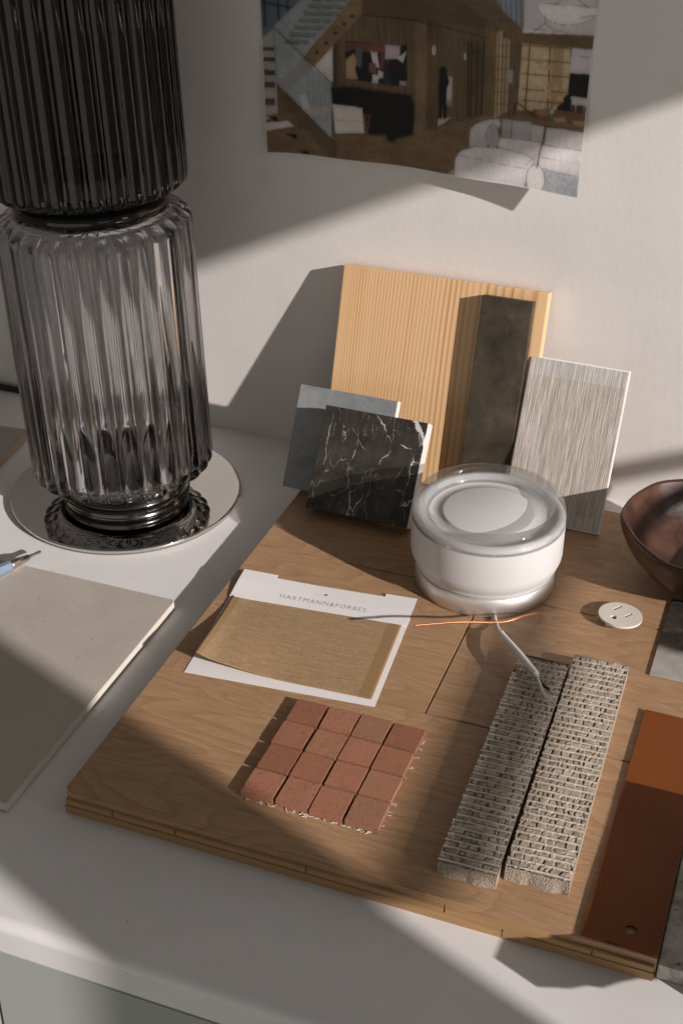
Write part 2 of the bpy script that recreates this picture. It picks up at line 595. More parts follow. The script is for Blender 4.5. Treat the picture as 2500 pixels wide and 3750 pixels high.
m = M('pale_concrete_tile')
v = m.mm()
n1 = m.noise(v, 0.03, 4, 0.55)
n2 = m.noise(v, 0.6, 4, 0.7)
pt = m.ramp(m.noise(m.mm(scale=(0.6, 0.9, 1)), 0.5, 3, 0.6), [(0.64, 0.0), (0.70, 1.0)])
lt = m.ramp(m.noise(m.mm(offset=(50, 20, 3)), 0.18, 2, 0.5), [(0.68, 0.0), (0.74, 1.0)])
col = m.ramp(n1, [(0.3, (0.45, 0.41, 0.365)), (0.7, (0.52, 0.475, 0.425))])
col = m.mix(m.math('MULTIPLY', m.ramp(n2, [(0.3, 0.0), (0.7, 1.0)]), 0.42), col, (0.33, 0.295, 0.255))
col = m.mix(m.math('MULTIPLY', pt, 0.6), col, (0.19, 0.165, 0.14))
col = m.mix(m.math('MULTIPLY', lt, 0.45), col, (0.60, 0.56, 0.51))
m.p(color=col, rough=0.62, normal=m.bump(m.math('SUBTRACT', n2, pt), 0.12, 0.5))
CONC = m.m
CONCE = simple('tile_edge', (0.62, 0.58, 0.52), 0.65)

m = M('grey_oak_veneer')
f = m.noise(m.mm(scale=(0.02, 0.7, 0.7), rnd=False), 1.0, 5, 0.65)
f2 = m.noise(m.mm(scale=(0.6, 0.02, 0.7)), 1.0, 4, 0.6)
m.p(color=m.mix(m.math('MULTIPLY', f2, 0.35), m.ramp(f, [(0.3, (0.30, 0.26, 0.22)), (0.7, (0.50, 0.45, 0.40))]), (0.28, 0.24, 0.2)), rough=0.6, normal=m.bump(f, 0.1, 0.5))
GREYOAK = m.m
TANEDGE = simple('tan_veneer_edge', (0.42, 0.30, 0.19), 0.6)

m = M('tan_leather')
v = m.mm()
m.p(color=m.ramp(m.noise(v, 0.02, 3), [(0.3, (0.18, 0.050, 0.009)), (0.7, (0.215, 0.061, 0.012))]), rough=0.5,
    normal=m.bump(m.noise(v, 1.1, 4, 0.6), 0.16, 0.6), spec=0.2)
LEATHER = m.m
m = M('smoked_zinc_plate')
v = m.mm()
y = m.xyz(v)[1]
blot = m.noise(v, 0.045, 5, 0.6, 0.5)
lim = m.math('ADD', y, m.math('MULTIPLY', m.math('SUBTRACT', m.noise(v, 0.03, 3), 0.5), 22.0))
up = m.ramp(m.math('MULTIPLY', lim, 0.01), [(0.28, 0.0), (0.38, 1.0)])
dk = m.ramp(blot, [(0.30, (0.012, 0.010, 0.008)), (0.52, (0.07, 0.06, 0.05)), (0.75, (0.20, 0.18, 0.155))])
lg = m.ramp(m.noise(v, 0.09, 4), [(0.3, (0.42, 0.40, 0.37)), (0.7, (0.55, 0.53, 0.49))])
m.p(color=m.mix(up, lg, dk), metal=0.35, rough=0.5, normal=m.bump(m.noise(v, 1.2, 3), 0.05, 0.4))
ZINC = m.m

m = M('burl_lacquered_wood')
v = m.mm()
b1 = m.noise(v, 0.035, 5, 0.6, 0.8)
b2 = m.noise(m.mm(offset=(40, 11, 60)), 0.028, 4, 0.6, 0.5)
col = m.ramp(b1, [(0.28, (0.022, 0.010, 0.007)), (0.5, (0.058, 0.027, 0.018)), (0.72, (0.105, 0.052, 0.034))])
col = m.mix(m.ramp(b2, [(0.5, 0.0), (0.72, 0.75)]), col, (0.12, 0.040, 0.022))
m.p(color=col, rough=m.ramp(b2, [(0.3, 0.30), (0.7, 0.45)]), normal=m.bump(m.noise(v, 0.16, 4, 0.6), 0.5, 0.6), spec=0.3)
BURL = m.m
OUTLET = simple('ivory_plastic', (0.70, 0.66, 0.59), 0.35)
SLOT = simple('dark_slot', (0.06, 0.05, 0.04), 0.7)
m = M('copper_wire')
m.p(color=(0.80, 0.36, 0.19), metal=1.0, rough=0.28)
COPPER = m.m
CORDW = simple('white_pvc', (0.72, 0.70, 0.67), 0.4)
CORDB = simple('black_pvc', (0.012, 0.011, 0.010), 0.45)
TIN = simple('tinned_strands', (0.62, 0.58, 0.53), 0.35, 0.8)

m = M('brushed_aluminium')
bz = m.noise(m.mm(scale=(0.02, 0.02, 2.0)), 2.0, 3, 0.6)
m.p(color=(0.80, 0.785, 0.77), metal=0.85, rough=m.ramp(bz, [(0.3, 0.38), (0.7, 0.50)]), normal=m.bump(bz, 0.02, 0.4))
ALU = m.m
m = M('chrome')
m.p(color=(0.66, 0.64, 0.61), metal=1.0, rough=0.025)
CHROME = m.m
m = M('dark_chrome')
m.p(color=(0.15, 0.145, 0.14), metal=1.0, rough=0.14)
DCHROME = m.m
m = M('grey_felt')
m.p(color=(0.16, 0.155, 0.14), rough=0.95, normal=m.bump(m.noise(m.mm(), 1.2, 4, 0.7), 0.8, 1.0))
FELT = m.m


def smoked(name, density):
    """smoke tinted glass: refraction plus a sun-catching sheen, tint grows with thickness"""
    m = M(name)
    g = m.n('ShaderNodeBsdfRefraction', {'Color': (0.97, 0.97, 0.975), 'Roughness': 0.0, 'IOR': 1.5})
    gl = m.n('ShaderNodeBsdfGlossy', {'Color': (1, 1, 1), 'Roughness': 0.05})
    fr = m.n('ShaderNodeFresnel', {'IOR': 1.5})
    m2 = m.n('ShaderNodeMixShader')
    m.nt.links.new(fr.outputs[0], m2.inputs[0])
    m.nt.links.new(g.outputs[0], m2.inputs[1])
    m.nt.links.new(gl.outputs[0], m2.inputs[2])
    m.nt.links.new(m2.outputs[0], m.out.inputs['Surface'])
    va = m.n('ShaderNodeVolumeAbsorption', {'Color': (0.30, 0.285, 0.29), 'Density': density})
    m.nt.links.new(va.outputs[0], m.out.inputs['Volume'])
    m.nt.nodes.remove(m.b)
    return m.m


SMOKE = smoked('smoked_glass', 36.0)
SMOKED = smoked('dark_smoked_glass', 420.0)
m = M('clear_thick_glass')
t = m.n('ShaderNodeBsdfTransparent', {'Color': (0.985, 0.988, 0.99)})
rf = m.n('ShaderNodeBsdfRefraction', {'Color': (0.99, 0.99, 0.99), 'Roughness': 0.0, 'IOR': 1.38})
df = m.n('ShaderNodeBsdfTranslucent', {'Color': (0.86, 0.86, 0.87)})
gl = m.n('ShaderNodeBsdfGlossy', {'Color': (1, 1, 1), 'Roughness': 0.03})
lw = m.n('ShaderNodeLayerWeight', {'Blend': 0.5})
fac = m.math('MULTIPLY_ADD', m.math('POWER', lw.outputs['Facing'], 5.0), 0.5, 0.04)
ma_ = m.n('ShaderNodeMixShader', {0: 0.22})
m.nt.links.new(t.outputs[0], ma_.inputs[1]); m.nt.links.new(rf.outputs[0], ma_.inputs[2])
mb_ = m.n('ShaderNodeMixShader', {0: 0.09})
m.nt.links.new(ma_.outputs[0], mb_.inputs[1]); m.nt.links.new(df.outputs[0], mb_.inputs[2])
mc_ = m.n('ShaderNodeMixShader')
m.nt.links.new(fac, mc_.inputs[0]); m.nt.links.new(mb_.outputs[0], mc_.inputs[1]); m.nt.links.new(gl.outputs[0], mc_.inputs[2])
m.nt.links.new(mc_.outputs[0], m.out.inputs['Surface'])
m.nt.nodes.remove(m.b)
CLEAR = m.m
m = M('opal_glass')
m.p(color=(0.60, 0.60, 0.605), rough=0.5, spec=0.4, coat=0.35, coat_rough=0.06, sss=0.25)
m.b.inputs['Subsurface Radius'].default_value = (0.006, 0.006, 0.006)
m.b.inputs['Subsurface Scale'].default_value = 1.0
OPAL = m.m
BLACKG = simple('black_glass', (0.012, 0.012, 0.012), 0.06)
BLUE = simple('blue_enamel', (0.19, 0.26, 0.36), 0.25, 0.0, coat=0.5)
STEEL = simple('nickel_tip', (0.62, 0.57, 0.50), 0.28, 1.0)

m = M('veined_white_marble')
v = m.mm()
n1 = m.noise(v, 0.06, 5, 0.6, 1.0)
n2 = m.noise(m.mm(offset=(10, 60, 5)), 0.22, 4, 0.6)
y = m.xyz(v)[1]
x = m.xyz(v)[0]
col = m.ramp(n1, [(0.32, (0.22, 0.20, 0.165)), (0.5, (0.50, 0.47, 0.42)), (0.7, (0.66, 0.64, 0.60))])
sp = m.ramp(n2, [(0.64, 0.0), (0.70, 1.0)])
col = m.mix(sp, col, (0.05, 0.045, 0.04))
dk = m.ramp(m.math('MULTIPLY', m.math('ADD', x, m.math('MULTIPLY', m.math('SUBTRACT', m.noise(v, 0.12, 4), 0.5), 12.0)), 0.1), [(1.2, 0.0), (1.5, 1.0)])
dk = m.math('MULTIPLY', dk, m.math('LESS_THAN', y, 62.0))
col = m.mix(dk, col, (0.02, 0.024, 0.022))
m.p(color=col, rough=0.3)
VMARB = m.m

# printed sheet: colours carried on the vertices of the sheet
m = M('printed_paper')
at = m.n('ShaderNodeAttribute', attribute_name='print')
m.p(color=at.outputs['Color'], rough=0.7, spec=0.25)
PRINT = m.m

# ------------------------------------------------------------------ setting
wall = box('wall', (-2600, 1180, 0, 60, -900, 2000), WALL)
tag(wall, kind='structure')

# wall with the windows, on the right, outside the photograph
WT = 15                                                  # thin outer wall
XW = 1150
bm = bmesh.new()
for a, b in ((-2700, -1800), (-1037, -894), (-110, -0.5)):  # solid piers
    add_box(bm, XW, XW + WT, a, b, -900, 2000)
for a, b in ((-1800, -1037), (-894, -110)):
    add_box(bm, XW, XW + WT, a, b, -900, 190)
    vs = add_box(bm, XW, XW + WT, a, b, 735.0, 2000)
    for v in vs:                                         # unseen window head, lower edge slanted to fit its shadow on the wall
        if v.co.z < 800:
            v.co.z = 736.0 + 0.08 * (v.co.y + 440)
ww = bmobj('window_wall', bm, WHITEWALL)
tag(ww, kind='structure')
bm = bmesh.new()
add_box(bm, XW + .5, XW + WT - .5, -893.9, -110.1, 415.5, 431)
bmobj('window_frame', bm, FRAMEP, ww)
for a, b in ((-1799.9, -1037.1), (-893.9, -110.1)):
    bm = bmesh.new()
    add_box(bm, XW - 30, XW + 40, a, b, 190.1, 212)
    bmobj('window_sill', bm, FRAMEP, ww)

# ------------------------------------------------------------------ counter
counter = empty('counter', (0, -300, -40))
tag(counter, 'white counter with rounded front edge carrying all the samples', 'counter')
bm = bmesh.new()
prof = []
rad = 7.0
yf = -604.5
for k in range(9):
    a = math.pi / 2 * k / 8
    prof.append((yf + rad - rad * math.sin(a), -rad + rad * math.cos(a)))
prof += [(yf, -24.0), (yf + 3, -25.5), (-0.2, -25.5), (-0.2, 0.0)]
for X0, X1 in ((-2600, 1149.5),):
    A = [bm.verts.new((X0, y, z)) for y, z in prof]
    B = [bm.verts.new((X1, y, z)) for y, z in prof]
    n = len(prof)
    for i in range(n):
        f = bm.faces.new((A[i], A[(i + 1) % n], B[(i + 1) % n], B[i]))
    bm.faces.new(A); bm.faces.new(B[::-1])
o = bmobj('counter_top', bm, LAMI, counter)
o.matrix_parent_inverse = Matrix.Translation(-counter.location)
for X0, X1 in ((-2600, -2.0), (0.0, 1149)):
    bm = bmesh.new()
    add_box(bm, X0, X1, yf + 0.8, yf + 20, -800, -26.5)
    bmesh.ops.bevel(bm, geom=list(bm.edges), offset=0.8, segments=2, affect='EDGES')
    o = bmobj('front_panel', bm, CABI, counter)
    o.matrix_parent_inverse = Matrix.Translation(-counter.location)

# ------------------------------------------------------------------ flooring board
fb = empty('flooring_board', (0, -508.9, 0))
tag(fb, 'oak plank flooring sample board lying on the white counter under the other samples', 'flooring board')
YF = -508.9


def plank(x0, x1, y0, y1, front=False, left=False):
    bm = bmesh.new()
    vs = add_box(bm, 0, x1 - x0, 0, y1 - y0, 0, BT - 6.8)
    if front:
        pass
    if left:
        ed = [e for e in bm.edges if abs(e.verts[0].co.z - e.verts[1].co.z) > 1 and e.verts[0].co.x < .01 and e.verts[0].co.y < .01]
        if front:
            bmesh.ops.bevel(bm, geom=ed, offset=3.5, segments=4, affect='EDGES')
    te = [e for e in bm.edges if e.verts[0].co.z > 5 and e.verts[1].co.z > 5]
    bmesh.ops.bevel(bm, geom=te, offset=0.5, segments=2, affect='EDGES')
    o = bmobj('plank', bm, OAK, fb)
    o.location = Vector((x0, y0 - YF, 6.8)) * S
    return o


YA, YB, YC = -355.3, -202.6, -48.4
o = plank(0, 374, YF, YA - .35, True, True)
plank(0, 190.6, YA + .35, YB - .3)
plank(191.4, 374, YA + .35, YB - .3)
plank(0, 374, YB + .3, YC)
# tongue along the front edge, cut by a few relief slots, and the core layer
bm = bmesh.new()
cuts = [1.5, 35, 79, 166, 252, 338.6, 373.5]
for a, b in zip(cuts[:-1], cuts[1:]):
    vs = add_box(bm, a + .35, b - .35, -2.2, 0.5, 7.6, 12.2)
bmesh.ops.bevel(bm, geom=[e for e in bm.edges if e.verts[0].co.y < -2 and e.verts[1].co.y < -2], offset=.5, segments=2, affect='EDGES')
bmobj('tongue', bm, PLY, fb)
bm = bmesh.new()
add_box(bm, 0.6, 286.6, -1.6, -YF + YC, 0, 6.6)
add_box(bm, 287.2, 373.6, -1.6, -YF + YC, 0, 6.6)
bmesh.ops.bevel(bm, geom=[e for e in bm.edges if e.verts[0].co.z > 5 and e.verts[1].co.z > 5], offset=.5, segments=2, affect='EDGES')
bmobj('core_layer', bm, PLY, fb)

# ------------------------------------------------------------------ fluted lamp
LX, LY = -152.0, -144.0
lampT = empty('table_lamp', (LX, LY, 0))
tag(lampT, 'tall smoked grey table lamp of stacked fluted glass cylinders on round chrome base', 'lamp')
revolve('felt_pad', [(0, 0.1), (99, 0.1), (99.6, 1.0), (99.2, 2.1), (0, 2.1)], FELT, lampT, 128)
revolve('base_disc', [(0, 2.2), (99.6, 2.2), (100.4, 2.6), (100.5, 4.6), (100.0, 5.3), (99.0, 5.5), (0, 5.5)], CHROME, lampT, 192)
revolve('collar', [(0, 5.6), (55.5, 5.6), (55.7, 6.6), (54.5, 7.4), (54.5, 15.5), (55.6, 16.2), (55.6, 17.6), (54.3, 18.2), (53.8, 26.5), (0, 26.5)], DCHROME, lampT, 128)

NR = 30


def flute(zlo, zhi):
    def f(r, z, a, i):
        if r < 60 or i >= 400:
            return r
        fr = (a * NR / (2 * math.pi)) % 1.0
        t = abs(fr - 0.5) / 0.41
        e = math.sqrt(max(0.0, 1 - t * t)) if t < 1 else 0.0
        up = max(0.0, min(1.0, (zhi - z) / 5.0))
        dn = max(0.0, min(1.0, (z - zlo - 2.0) / 9.0))
        w = math.sqrt(up * (2 - up)) * math.sqrt(dn * (2 - dn))
        return r + 4.3 * e * w - 0.9
    return f


def segment(z0, z1, mat):
    """outer fluted skin with rounded shoulders, smooth bore inside, closed solid"""
    out = [(52, z0), (60.5, z0 + .3), (66.5, z0 + 1.3), (70.5, z0 + 3.2), (73.3, z0 + 6.0), (74.6, z0 + 8.5), (75.0, z0 + 11)]
    k = 36
    for j in range(1, k):
        out.append((75.0, z0 + 11 + (z1 - z0 - 22) * j / k))
    out += [(75.0, z1 - 11), (74.6, z1 - 8.5), (73.3, z1 - 6), (70.5, z1 - 3.2), (66.5, z1 - 1.3), (60.5, z1 - .3), (52, z1)]
    inn = [(52, z1 - 4.0), (62, z1 - 5), (67.5, z1 - 9), (69.5, z1 - 15), (69.5, z0 + 15), (67.5, z0 + 9), (62, z0 + 5), (52, z0 + 4)]
    nout = len(out)
    ff = flute(z0 + 1.5, z1 - 1.5)

    def f(r, z, a, i):
        return ff(r, z, a, i) if i < nout else r
    return revolve('fluted_cylinder', out + inn, mat, stem, NR * 16, closed=True, rfun=f)


# the glass column leans a touch to the left
stem = lampT
lean = Matrix.Rotation(-0.036, 4, 'Y')
segs = [segment(27, 260, SMOKE), segment(275, 505, SMOKED)]
ring = revolve('neck_ring', [(50, 259.5), (56, 260.5), (60.5, 263.5), (62, 267), (60.5, 271), (56, 274), (50, 275)], BLACKG, stem, 128, closed=True)
capr = revolve('top_cap', [(0, 500), (60, 500), (62, 506), (60, 510), (0, 511)], DCHROME, stem, 96)
for o in segs + [ring, capr]:
    o.matrix_local = Matrix.Translation(Vector((0, 0, 10)) * S) @ lean @ Matrix.Translation(Vector((0, 0, -10)) * S)
tube('cord', [(-60, 72, 7), (-90, 100, 3.2), (-140, 131, 3.2), (-215, 137, 3.2), (-250, 132, 3.2), (-420, 120, 3.2)], 3.0, CORDB, lampT)

# ------------------------------------------------------------------ grey veneer sample at far left
t = empty('veneer_sample', (-287, -84, 0), (0, 0, math.radians(5)))
tag(t, 'grey brushed wood sample board behind the fluted lamp at the left edge', 'wood sample')
box('veneer_face', (-150, 0, -190, 0, 6.6, 8.2), GREYOAK, t, .3)
box('core', (-150, -0.2, -189.8, -0.2, 0.1, 6.5), TANEDGE, t, .3)

# ------------------------------------------------------------------ concrete tile
t = empty('concrete_tile', (-33.8, -285, 0))
tag(t, 'large pale speckled concrete tile lying left of the flooring board', 'tile')
bm = bmesh.new()
add_box(bm, -300, 0, -239.3, 0, 1.2, 8.0)
ce = [e for e in bm.edges if abs(e.verts[0].co.z - e.verts[1].co.z) > 1 and e.verts[0].co.x > -1 and e.verts[0].co.y > -1]
bmesh.ops.bevel(bm, geom=ce, offset=2.2, segments=1, affect='EDGES')
bmesh.ops.bevel(bm, geom=[e for e in bm.edges if e.verts[0].co.z > 7 and e.verts[1].co.z > 7], offset=.35, segments=2, affect='EDGES')
for f in bm.faces:
    f.material_index = 0 if abs(f.calc_center_median().z - 8) < .2 else 1
bmobj('tile_slab', bm, [CONC, CONCE], t)
box('backing', (-299, -1.5, -238.4, -1.5, 0.1, 1.1), FELT, t)

# ------------------------------------------------------------------ pencil
tipP, P1, P2 = Vector((-165.8, -264.6, 9.3)), Vector((-171.3, -289.5, 11.6)), Vector((-179.4, -307.0, 12.9))
ax = (P2 - tipP).normalized()
pen = empty('mechanical_pencil', tipP)
tag(pen, 'blue mechanical pencil with metal tip resting on the pale concrete tile', 'pencil')
pen.rotation_euler = ax.to_track_quat('Z', 'Y').to_euler()
revolve('tip', [(0, 0), (0.9, .1), (1.35, .6), (1.35, 9), (1.9, 12.5), (2.0, 12.6), (2.0, 13.2), (0, 13.2)], STEEL, pen, 32)
revolve('ferrule', [(0, 13.2), (2.5, 13.2), (3.7, 24), (4.1, 30), (4.1, 31.5), (0, 31.5)], STEEL, pen, 40)


def hexa(r, z, a, i):
    if z < 34:
        return r
    k = (a % (math.pi / 3)) - math.pi / 6
    return min(r, 4.15 / math.cos(k) * 1.0)


revolve('barrel', [(0, 31.5), (4.2, 31.5), (4.45, 32.5), (4.45, 34.5), (4.8, 37), (4.8, 150), (0, 150)], BLUE, pen, 96, rfun=hexa)

# ------------------------------------------------------------------ leaning samples
def leaning(name, label, cat, A, theta, roll=0.0):
    e = empty(name, A)
    e.rotation_euler = (Matrix.Rotation(-math.radians(theta), 3, 'X') @ Matrix.Rotation(math.radians(roll), 3, 'Y')).to_euler()
    return tag(e, label, cat)


# fir board
th = 17.2
fir = box('fir_board', (0, 178.6, 0, 12.5, 0, 177), FIR, None, 0.9)
fir.location = Vector((3.6, -67.5, BT + 12.5 * math.sin(math.radians(th)))) * S
fir.rotation_euler = (-math.radians(th), 0, 0)
tag(fir, 'honey coloured vertical grain fir board leaning against the white wall', 'wood sample')
# bronze bar
t = 9.5
bar = box('metal_bar', (0, 43, 0, t, 0, 173.5), BRONZE, None, 0.8)
th2 = 17.0
bar.location = Vector((129.8, -79.0, BT + t * math.sin(math.radians(th2)))) * S
bar.rotation_euler = (-math.radians(th2), 0, 0)
tag(bar, 'dark patinated metal bar leaning upright against the fir board', 'metal sample')
# linen panel
lp = leaning('linen_panel', 'pale slubby linen covered panel leaning right of the dark metal bar', 'fabric panel', (173.6, -90.5, BT + 1.5), 26.0, 0.5)
box('fabric_face', (0.9, 81.6, -0.5, 0.7, 1.0, 134.6), LINEN, lp, .3)
box('backing', (0, 82.6, 0.8, 3.4, 0, 135.8), WHITE, lp, .3)
# marbles
def marble(name, label, A, theta, W, Hh, T, face, roll):
    e = leaning(name, label, 'stone sample', A, theta, roll)
    bm = bmesh.new()
    add_box(bm, 0, W, 0, T, 0, Hh)
    rng = random.Random(len(label))
    fe = [q for q in bm.edges if q.verts[0].co.y < .1 and q.verts[1].co.y < .1]
    bmesh.ops.bevel(bm, geom=fe, offset=.5, segments=1, affect='EDGES')
    bk = [q for q in bm.edges if q.verts[0].co.y > T - .1 and q.verts[1].co.y > T - .1]
    bmesh.ops.bevel(bm, geom=bk, offset=2.2, segments=1, affect='EDGES')
    for f in bm.faces:
        c = f.calc_center_median()
        f.material_index = 1 if (c.x > W - .3 and c.y > .6) else 0
    return bmobj(name + '_slab', bm, [face, SAWN], e)


o = marble('black_marble_tile', 'square black marble tile with white veins leaning in front of the grey one', (20.8, -150.6, BT + 18 * math.sin(math.radians(33.2))), 33.2, 89.0, 87.5, 18.0, BLACKM, 0.2)
o.name = 'slab'
o = marble('grey_marble_tile', 'square grey marble tile half hidden behind the black veined tile', (-13.5, -118.5, BT + 12 * math.sin(math.radians(29))), 29.0, 88.0, 89.0, 12.0, GREYM, 0.3)
o.name = 'slab'

# ------------------------------------------------------------------ glass ceiling-light
sc = empty('glass_light', (184.5, -183.0, BT))
tag(sc, 'round white opal glass light fixture with clear rim on aluminium base', 'light fixture')
zb = -BT
revolve('base', [(0, .1), (53.4, .1), (54.2, .9), (54.2, 15.4), (53.4, 16.2), (0, 16.2)], ALU, sc, 160)
revolve('opal_diffuser', [(0, 16.4), (51.5, 16.4), (53.6, 17.4), (54.4, 19.0), (54.2, 19.8), (55.8, 22.0), (57.9, 27.5), (58.4, 31), (58.4, 57.0), (57.9, 60.6), (56.4, 63.0), (54.0, 64.0), (51.5, 63.4), (48.5, 61.2), (45, 60.0), (36, 59.8), (35.4, 61.2), (34.2, 61.7), (0, 61.7)], OPAL, sc, 192)
revolve('glass_rim', [(58.42, 57.2), (58.4, 62.0), (57.9, 66.5), (56.8, 69.9), (55.2, 72.0), (53.4, 72.8), (51.4, 72.8), (49.7, 71.6), (48.3, 68.8), (47.2, 64.8), (45.8, 61.3), (44.8, 60.2), (48.4, 61.5), (51.4, 63.7), (54.1, 64.3), (56.6, 63.3), (58.1, 60.8)], CLEAR, sc, 192, closed=True)
c0 = Vector((184.5, -183.0, BT))


def rel(pts):
    return [tuple(Vector(p) - c0) for p in pts]


cd = tube('cord', rel([(203, -222, 21), (206.9, -233.8, 20), (212.5, -247.4, 22), (219, -262.5, 27)]), 1.1, CORDW, sc)
tube('sheath', rel([(218.5, -261.5, 26.8), (222, -267, 28.5), (238.7, -288.9, 33.4), (256.3, -309.5, 35)]), [2.5, 2.3, 2.3, 2.4, 2.0], CORDW, cd, 12)
tube('wire', rel([(255.5, -308.6, 35), (260.1, -317.3, 34.2), (265.3, -325.9, 33), (271.3, -329.2, 31.5)]), 1.1, CORDW, cd)
tube('wire', rel([(255.7, -308.8, 34.4), (262, -316.1, 33.2), (267.4, -319.1, 32)]), 1.0, CORDB, cd)
tube('bare_strand', rel([(271.2, -329.1, 31.5), (274, -331.3, 30.9), (277.5, -332.6, 30.6)]), [.7, .5, .3], TIN, cd, 6)
tube('bare_strand', rel([(267.3, -319.0, 32), (270.5, -321, 31.5), (274, -323.0, 31)]), [.7, .5, .3], TIN, cd, 6)

# ------------------------------------------------------------------ copper wire
path = crom([(163.5, -297.5, 44), (178, -289.5, 44), (193, -281, 43.5), (210.5, -269.5, 40), (220.5, -260, 37), (229, -244, 32.5), (236, -225, 24), (239, -219, BT + 1.0)], 24)
bm = bmesh.new()
for k in range(3):
    pp = []
    for i, p in enumerate(path):
        tq = (path[min(i + 1, len(path) - 1)] - path[max(i - 1, 0)]).normalized()
        sq = tq.cross(Vector((0, 0, 1))).normalized()
        uq = sq.cross(tq)
        a = i * 1.05 + k * 2.094
        pp.append(p + (sq * math.cos(a) + uq * math.sin(a)) * 0.42)
    add_tube(bm, pp, 0.46, 6)
o = bmobj('copper_wire', bm, COPPER)
tag(o, 'twisted bare copper wire standing in front of the round glass light', 'wire')

# ------------------------------------------------------------------ fabric sample card
ca = math.radians(5.0)
cardT = empty('fabric_sample_card', (18.4, -374.0, BT), (0, 0, ca))
tag(cardT, 'white card holding a gold woven fabric swatch on the oak board', 'fabric card')
W, Hc = 138.8, 130.6
box('backing_card', (0, W, 0, Hc - 24, 0.05, 0.5), CARD, cardT)


def sheet(name, x0, x1, y0, y1, nx, ny, zf, thick, mat, parent, mask=None, warp=None):
    vs, fs, idx = [], [], {}
    for j in range(ny + 1):
        for i in range(nx + 1):
            x = x0 + (x1 - x0) * i / nx
            y = y0 + (y1 - y0) * j / ny
            z = zf(x, y)
            if warp:
                x, y = warp(x, y)
            vs.append((x, y, z))
    n = (nx + 1)
    N0 = len(vs)
    vs += [(x, y, z + thick) for x, y, z in vs[:N0]]
    edges = {}
    for j in range(ny):
        for i in range(nx):
            if mask and not mask(x0 + (x1 - x0) * (i + .5) / nx, y0 + (y1 - y0) * (j + .5) / ny):
                continue
            q = [j * n + i, j * n + i + 1, (j + 1) * n + i + 1, (j + 1) * n + i]
            fs.append([a + N0 for a in q])
            fs.append(q[::-1])
            for a, b in zip(q, q[1:] + q[:1]):
                edges[(a, b)] = edges.get((a, b), 0) + 1
    for (a, b) in list(edges):
        if (b, a) not in edges:
            fs.append([a, b, b + N0, a + N0])
    used = sorted({i for f in fs for i in f})
    remap = {o: k for k, o in enumerate(used)}
    return npobj(name, [vs[i] for i in used], [[remap[i] for i in f] for f in fs], mat, parent, smooth=False)


def header_z(x, y):
    return 0.9 + 1.6 * max(0.0, 1 - x / 60.0) * min(1.0, (y - 93) / 25.0) + 0.5 * min(1.0, (y - 93) / 20)


def notch(x, y):
    if y > Hc - 4.2 and 27.5 < x < 114:
        return False
    return (x - 70) ** 2 + (y - (Hc - 14.0)) ** 2 > 2.6


sheet('header_flap', 0, W, 95.5, Hc, 120, 60, header_z, 0.5, CARD, cardT, notch)
box('folded_fabric', (26, 115, Hc - 22, Hc - 0.9, 0.2, 1.2), CLOTH, cardT)


def sw_z(x, y):
    cx = max(0.0, 1 - x / 70.0)
    cy = max(0.0, 1 - y / 75.0)
    e = max(0.0, 1 - x / 16.0)
    return 0.75 + 7.5 * cx ** 1.6 * cy ** 1.3 + 3.2 * e ** 2 * max(0.0, 1 - abs(y - 12) / 95.0) + 0.6 * math.sin(x * .06) * cy * cx


def sw_warp(x, y):
    return x + 1.6 + 3.0 * (1 - y / 92) * (1 - x / 135), y + 5.0 * (1 - y / 92) ** 1.2 * max(0, 1 - x / 140) ** 1.0 + 6.0


sw = sheet('swatch', 0, 133.5, 0, 91.5, 70, 46, sw_z, 0.45, CLOTH, cardT, None, sw_warp)
for p in sw.data.polygons:
    p.use_smooth = True
# lettering
fc = bpy.data.curves.new('lettering', 'FONT')
fc.body = 'HARTMANN&FORBES'
fc.size = 6.9 * S
fc.space_character = 1.20
fc.offset = -0.00010
fc.resolution_u = 3
fc.extrude = 0.00002
fo = bpy.data.objects.new('lettering', fc)
COL.objects.link(fo)
dg = bpy.context.evaluated_depsgraph_get()
me = bpy.data.meshes.new_from_object(fo.evaluated_get(dg))
bpy.data.objects.remove(fo)
xs = [v.co.x for v in me.vertices]
wd = (max(xs) - min(xs)) / S
sc_ = 67.5 / wd
for v in me.vertices:
    v.co.x = (v.co.x - min(xs)) * sc_
lt = link('lettering', me, INK, cardT)
lt.location = Vector((37.5, 103.2, 0)) * S
for v in me.vertices:
    v.co.z += (header_z(37.5 + v.co.x / S, 103.2 + v.co.y / S) + 0.56) * S

# ------------------------------------------------------------------ terracotta mosaic
mo = empty('terracotta_mosaic', (106.8, -475.0, BT))
tag(mo, 'mesh mounted sheet of sixteen square terracotta tiles on the oak board', 'tile sheet')
rng = random.Random(4)


def tile_mesh(seed):
    r2 = random.Random(seed)
    bm = bmesh.new()
    add_box(bm, -10.8, 10.8, -11.35, 11.35, 0.5, 5.0)
    bmesh.ops.bevel(bm, geom=list(bm.edges), offset=.22, segments=1, affect='EDGES')
    bmesh.ops.subdivide_edges(bm, edges=list(bm.edges), cuts=5, use_grid_fill=True)
    for v in bm.verts:
        k = 0.06 if max(abs(v.co.x), abs(v.co.y)) > 10.2 else 0.02
        v.co += Vector((r2.uniform(-1, 1) * k * 1.6, r2.uniform(-1, 1) * k * 1.6, r2.uniform(-1, 1) * k))
    for v in bm.verts:
        v.co *= S
    me = bpy.data.meshes.new('tile')
    bm.to_mesh(me)
    bm.free()
    me.materials.append(TERRA)
    return me


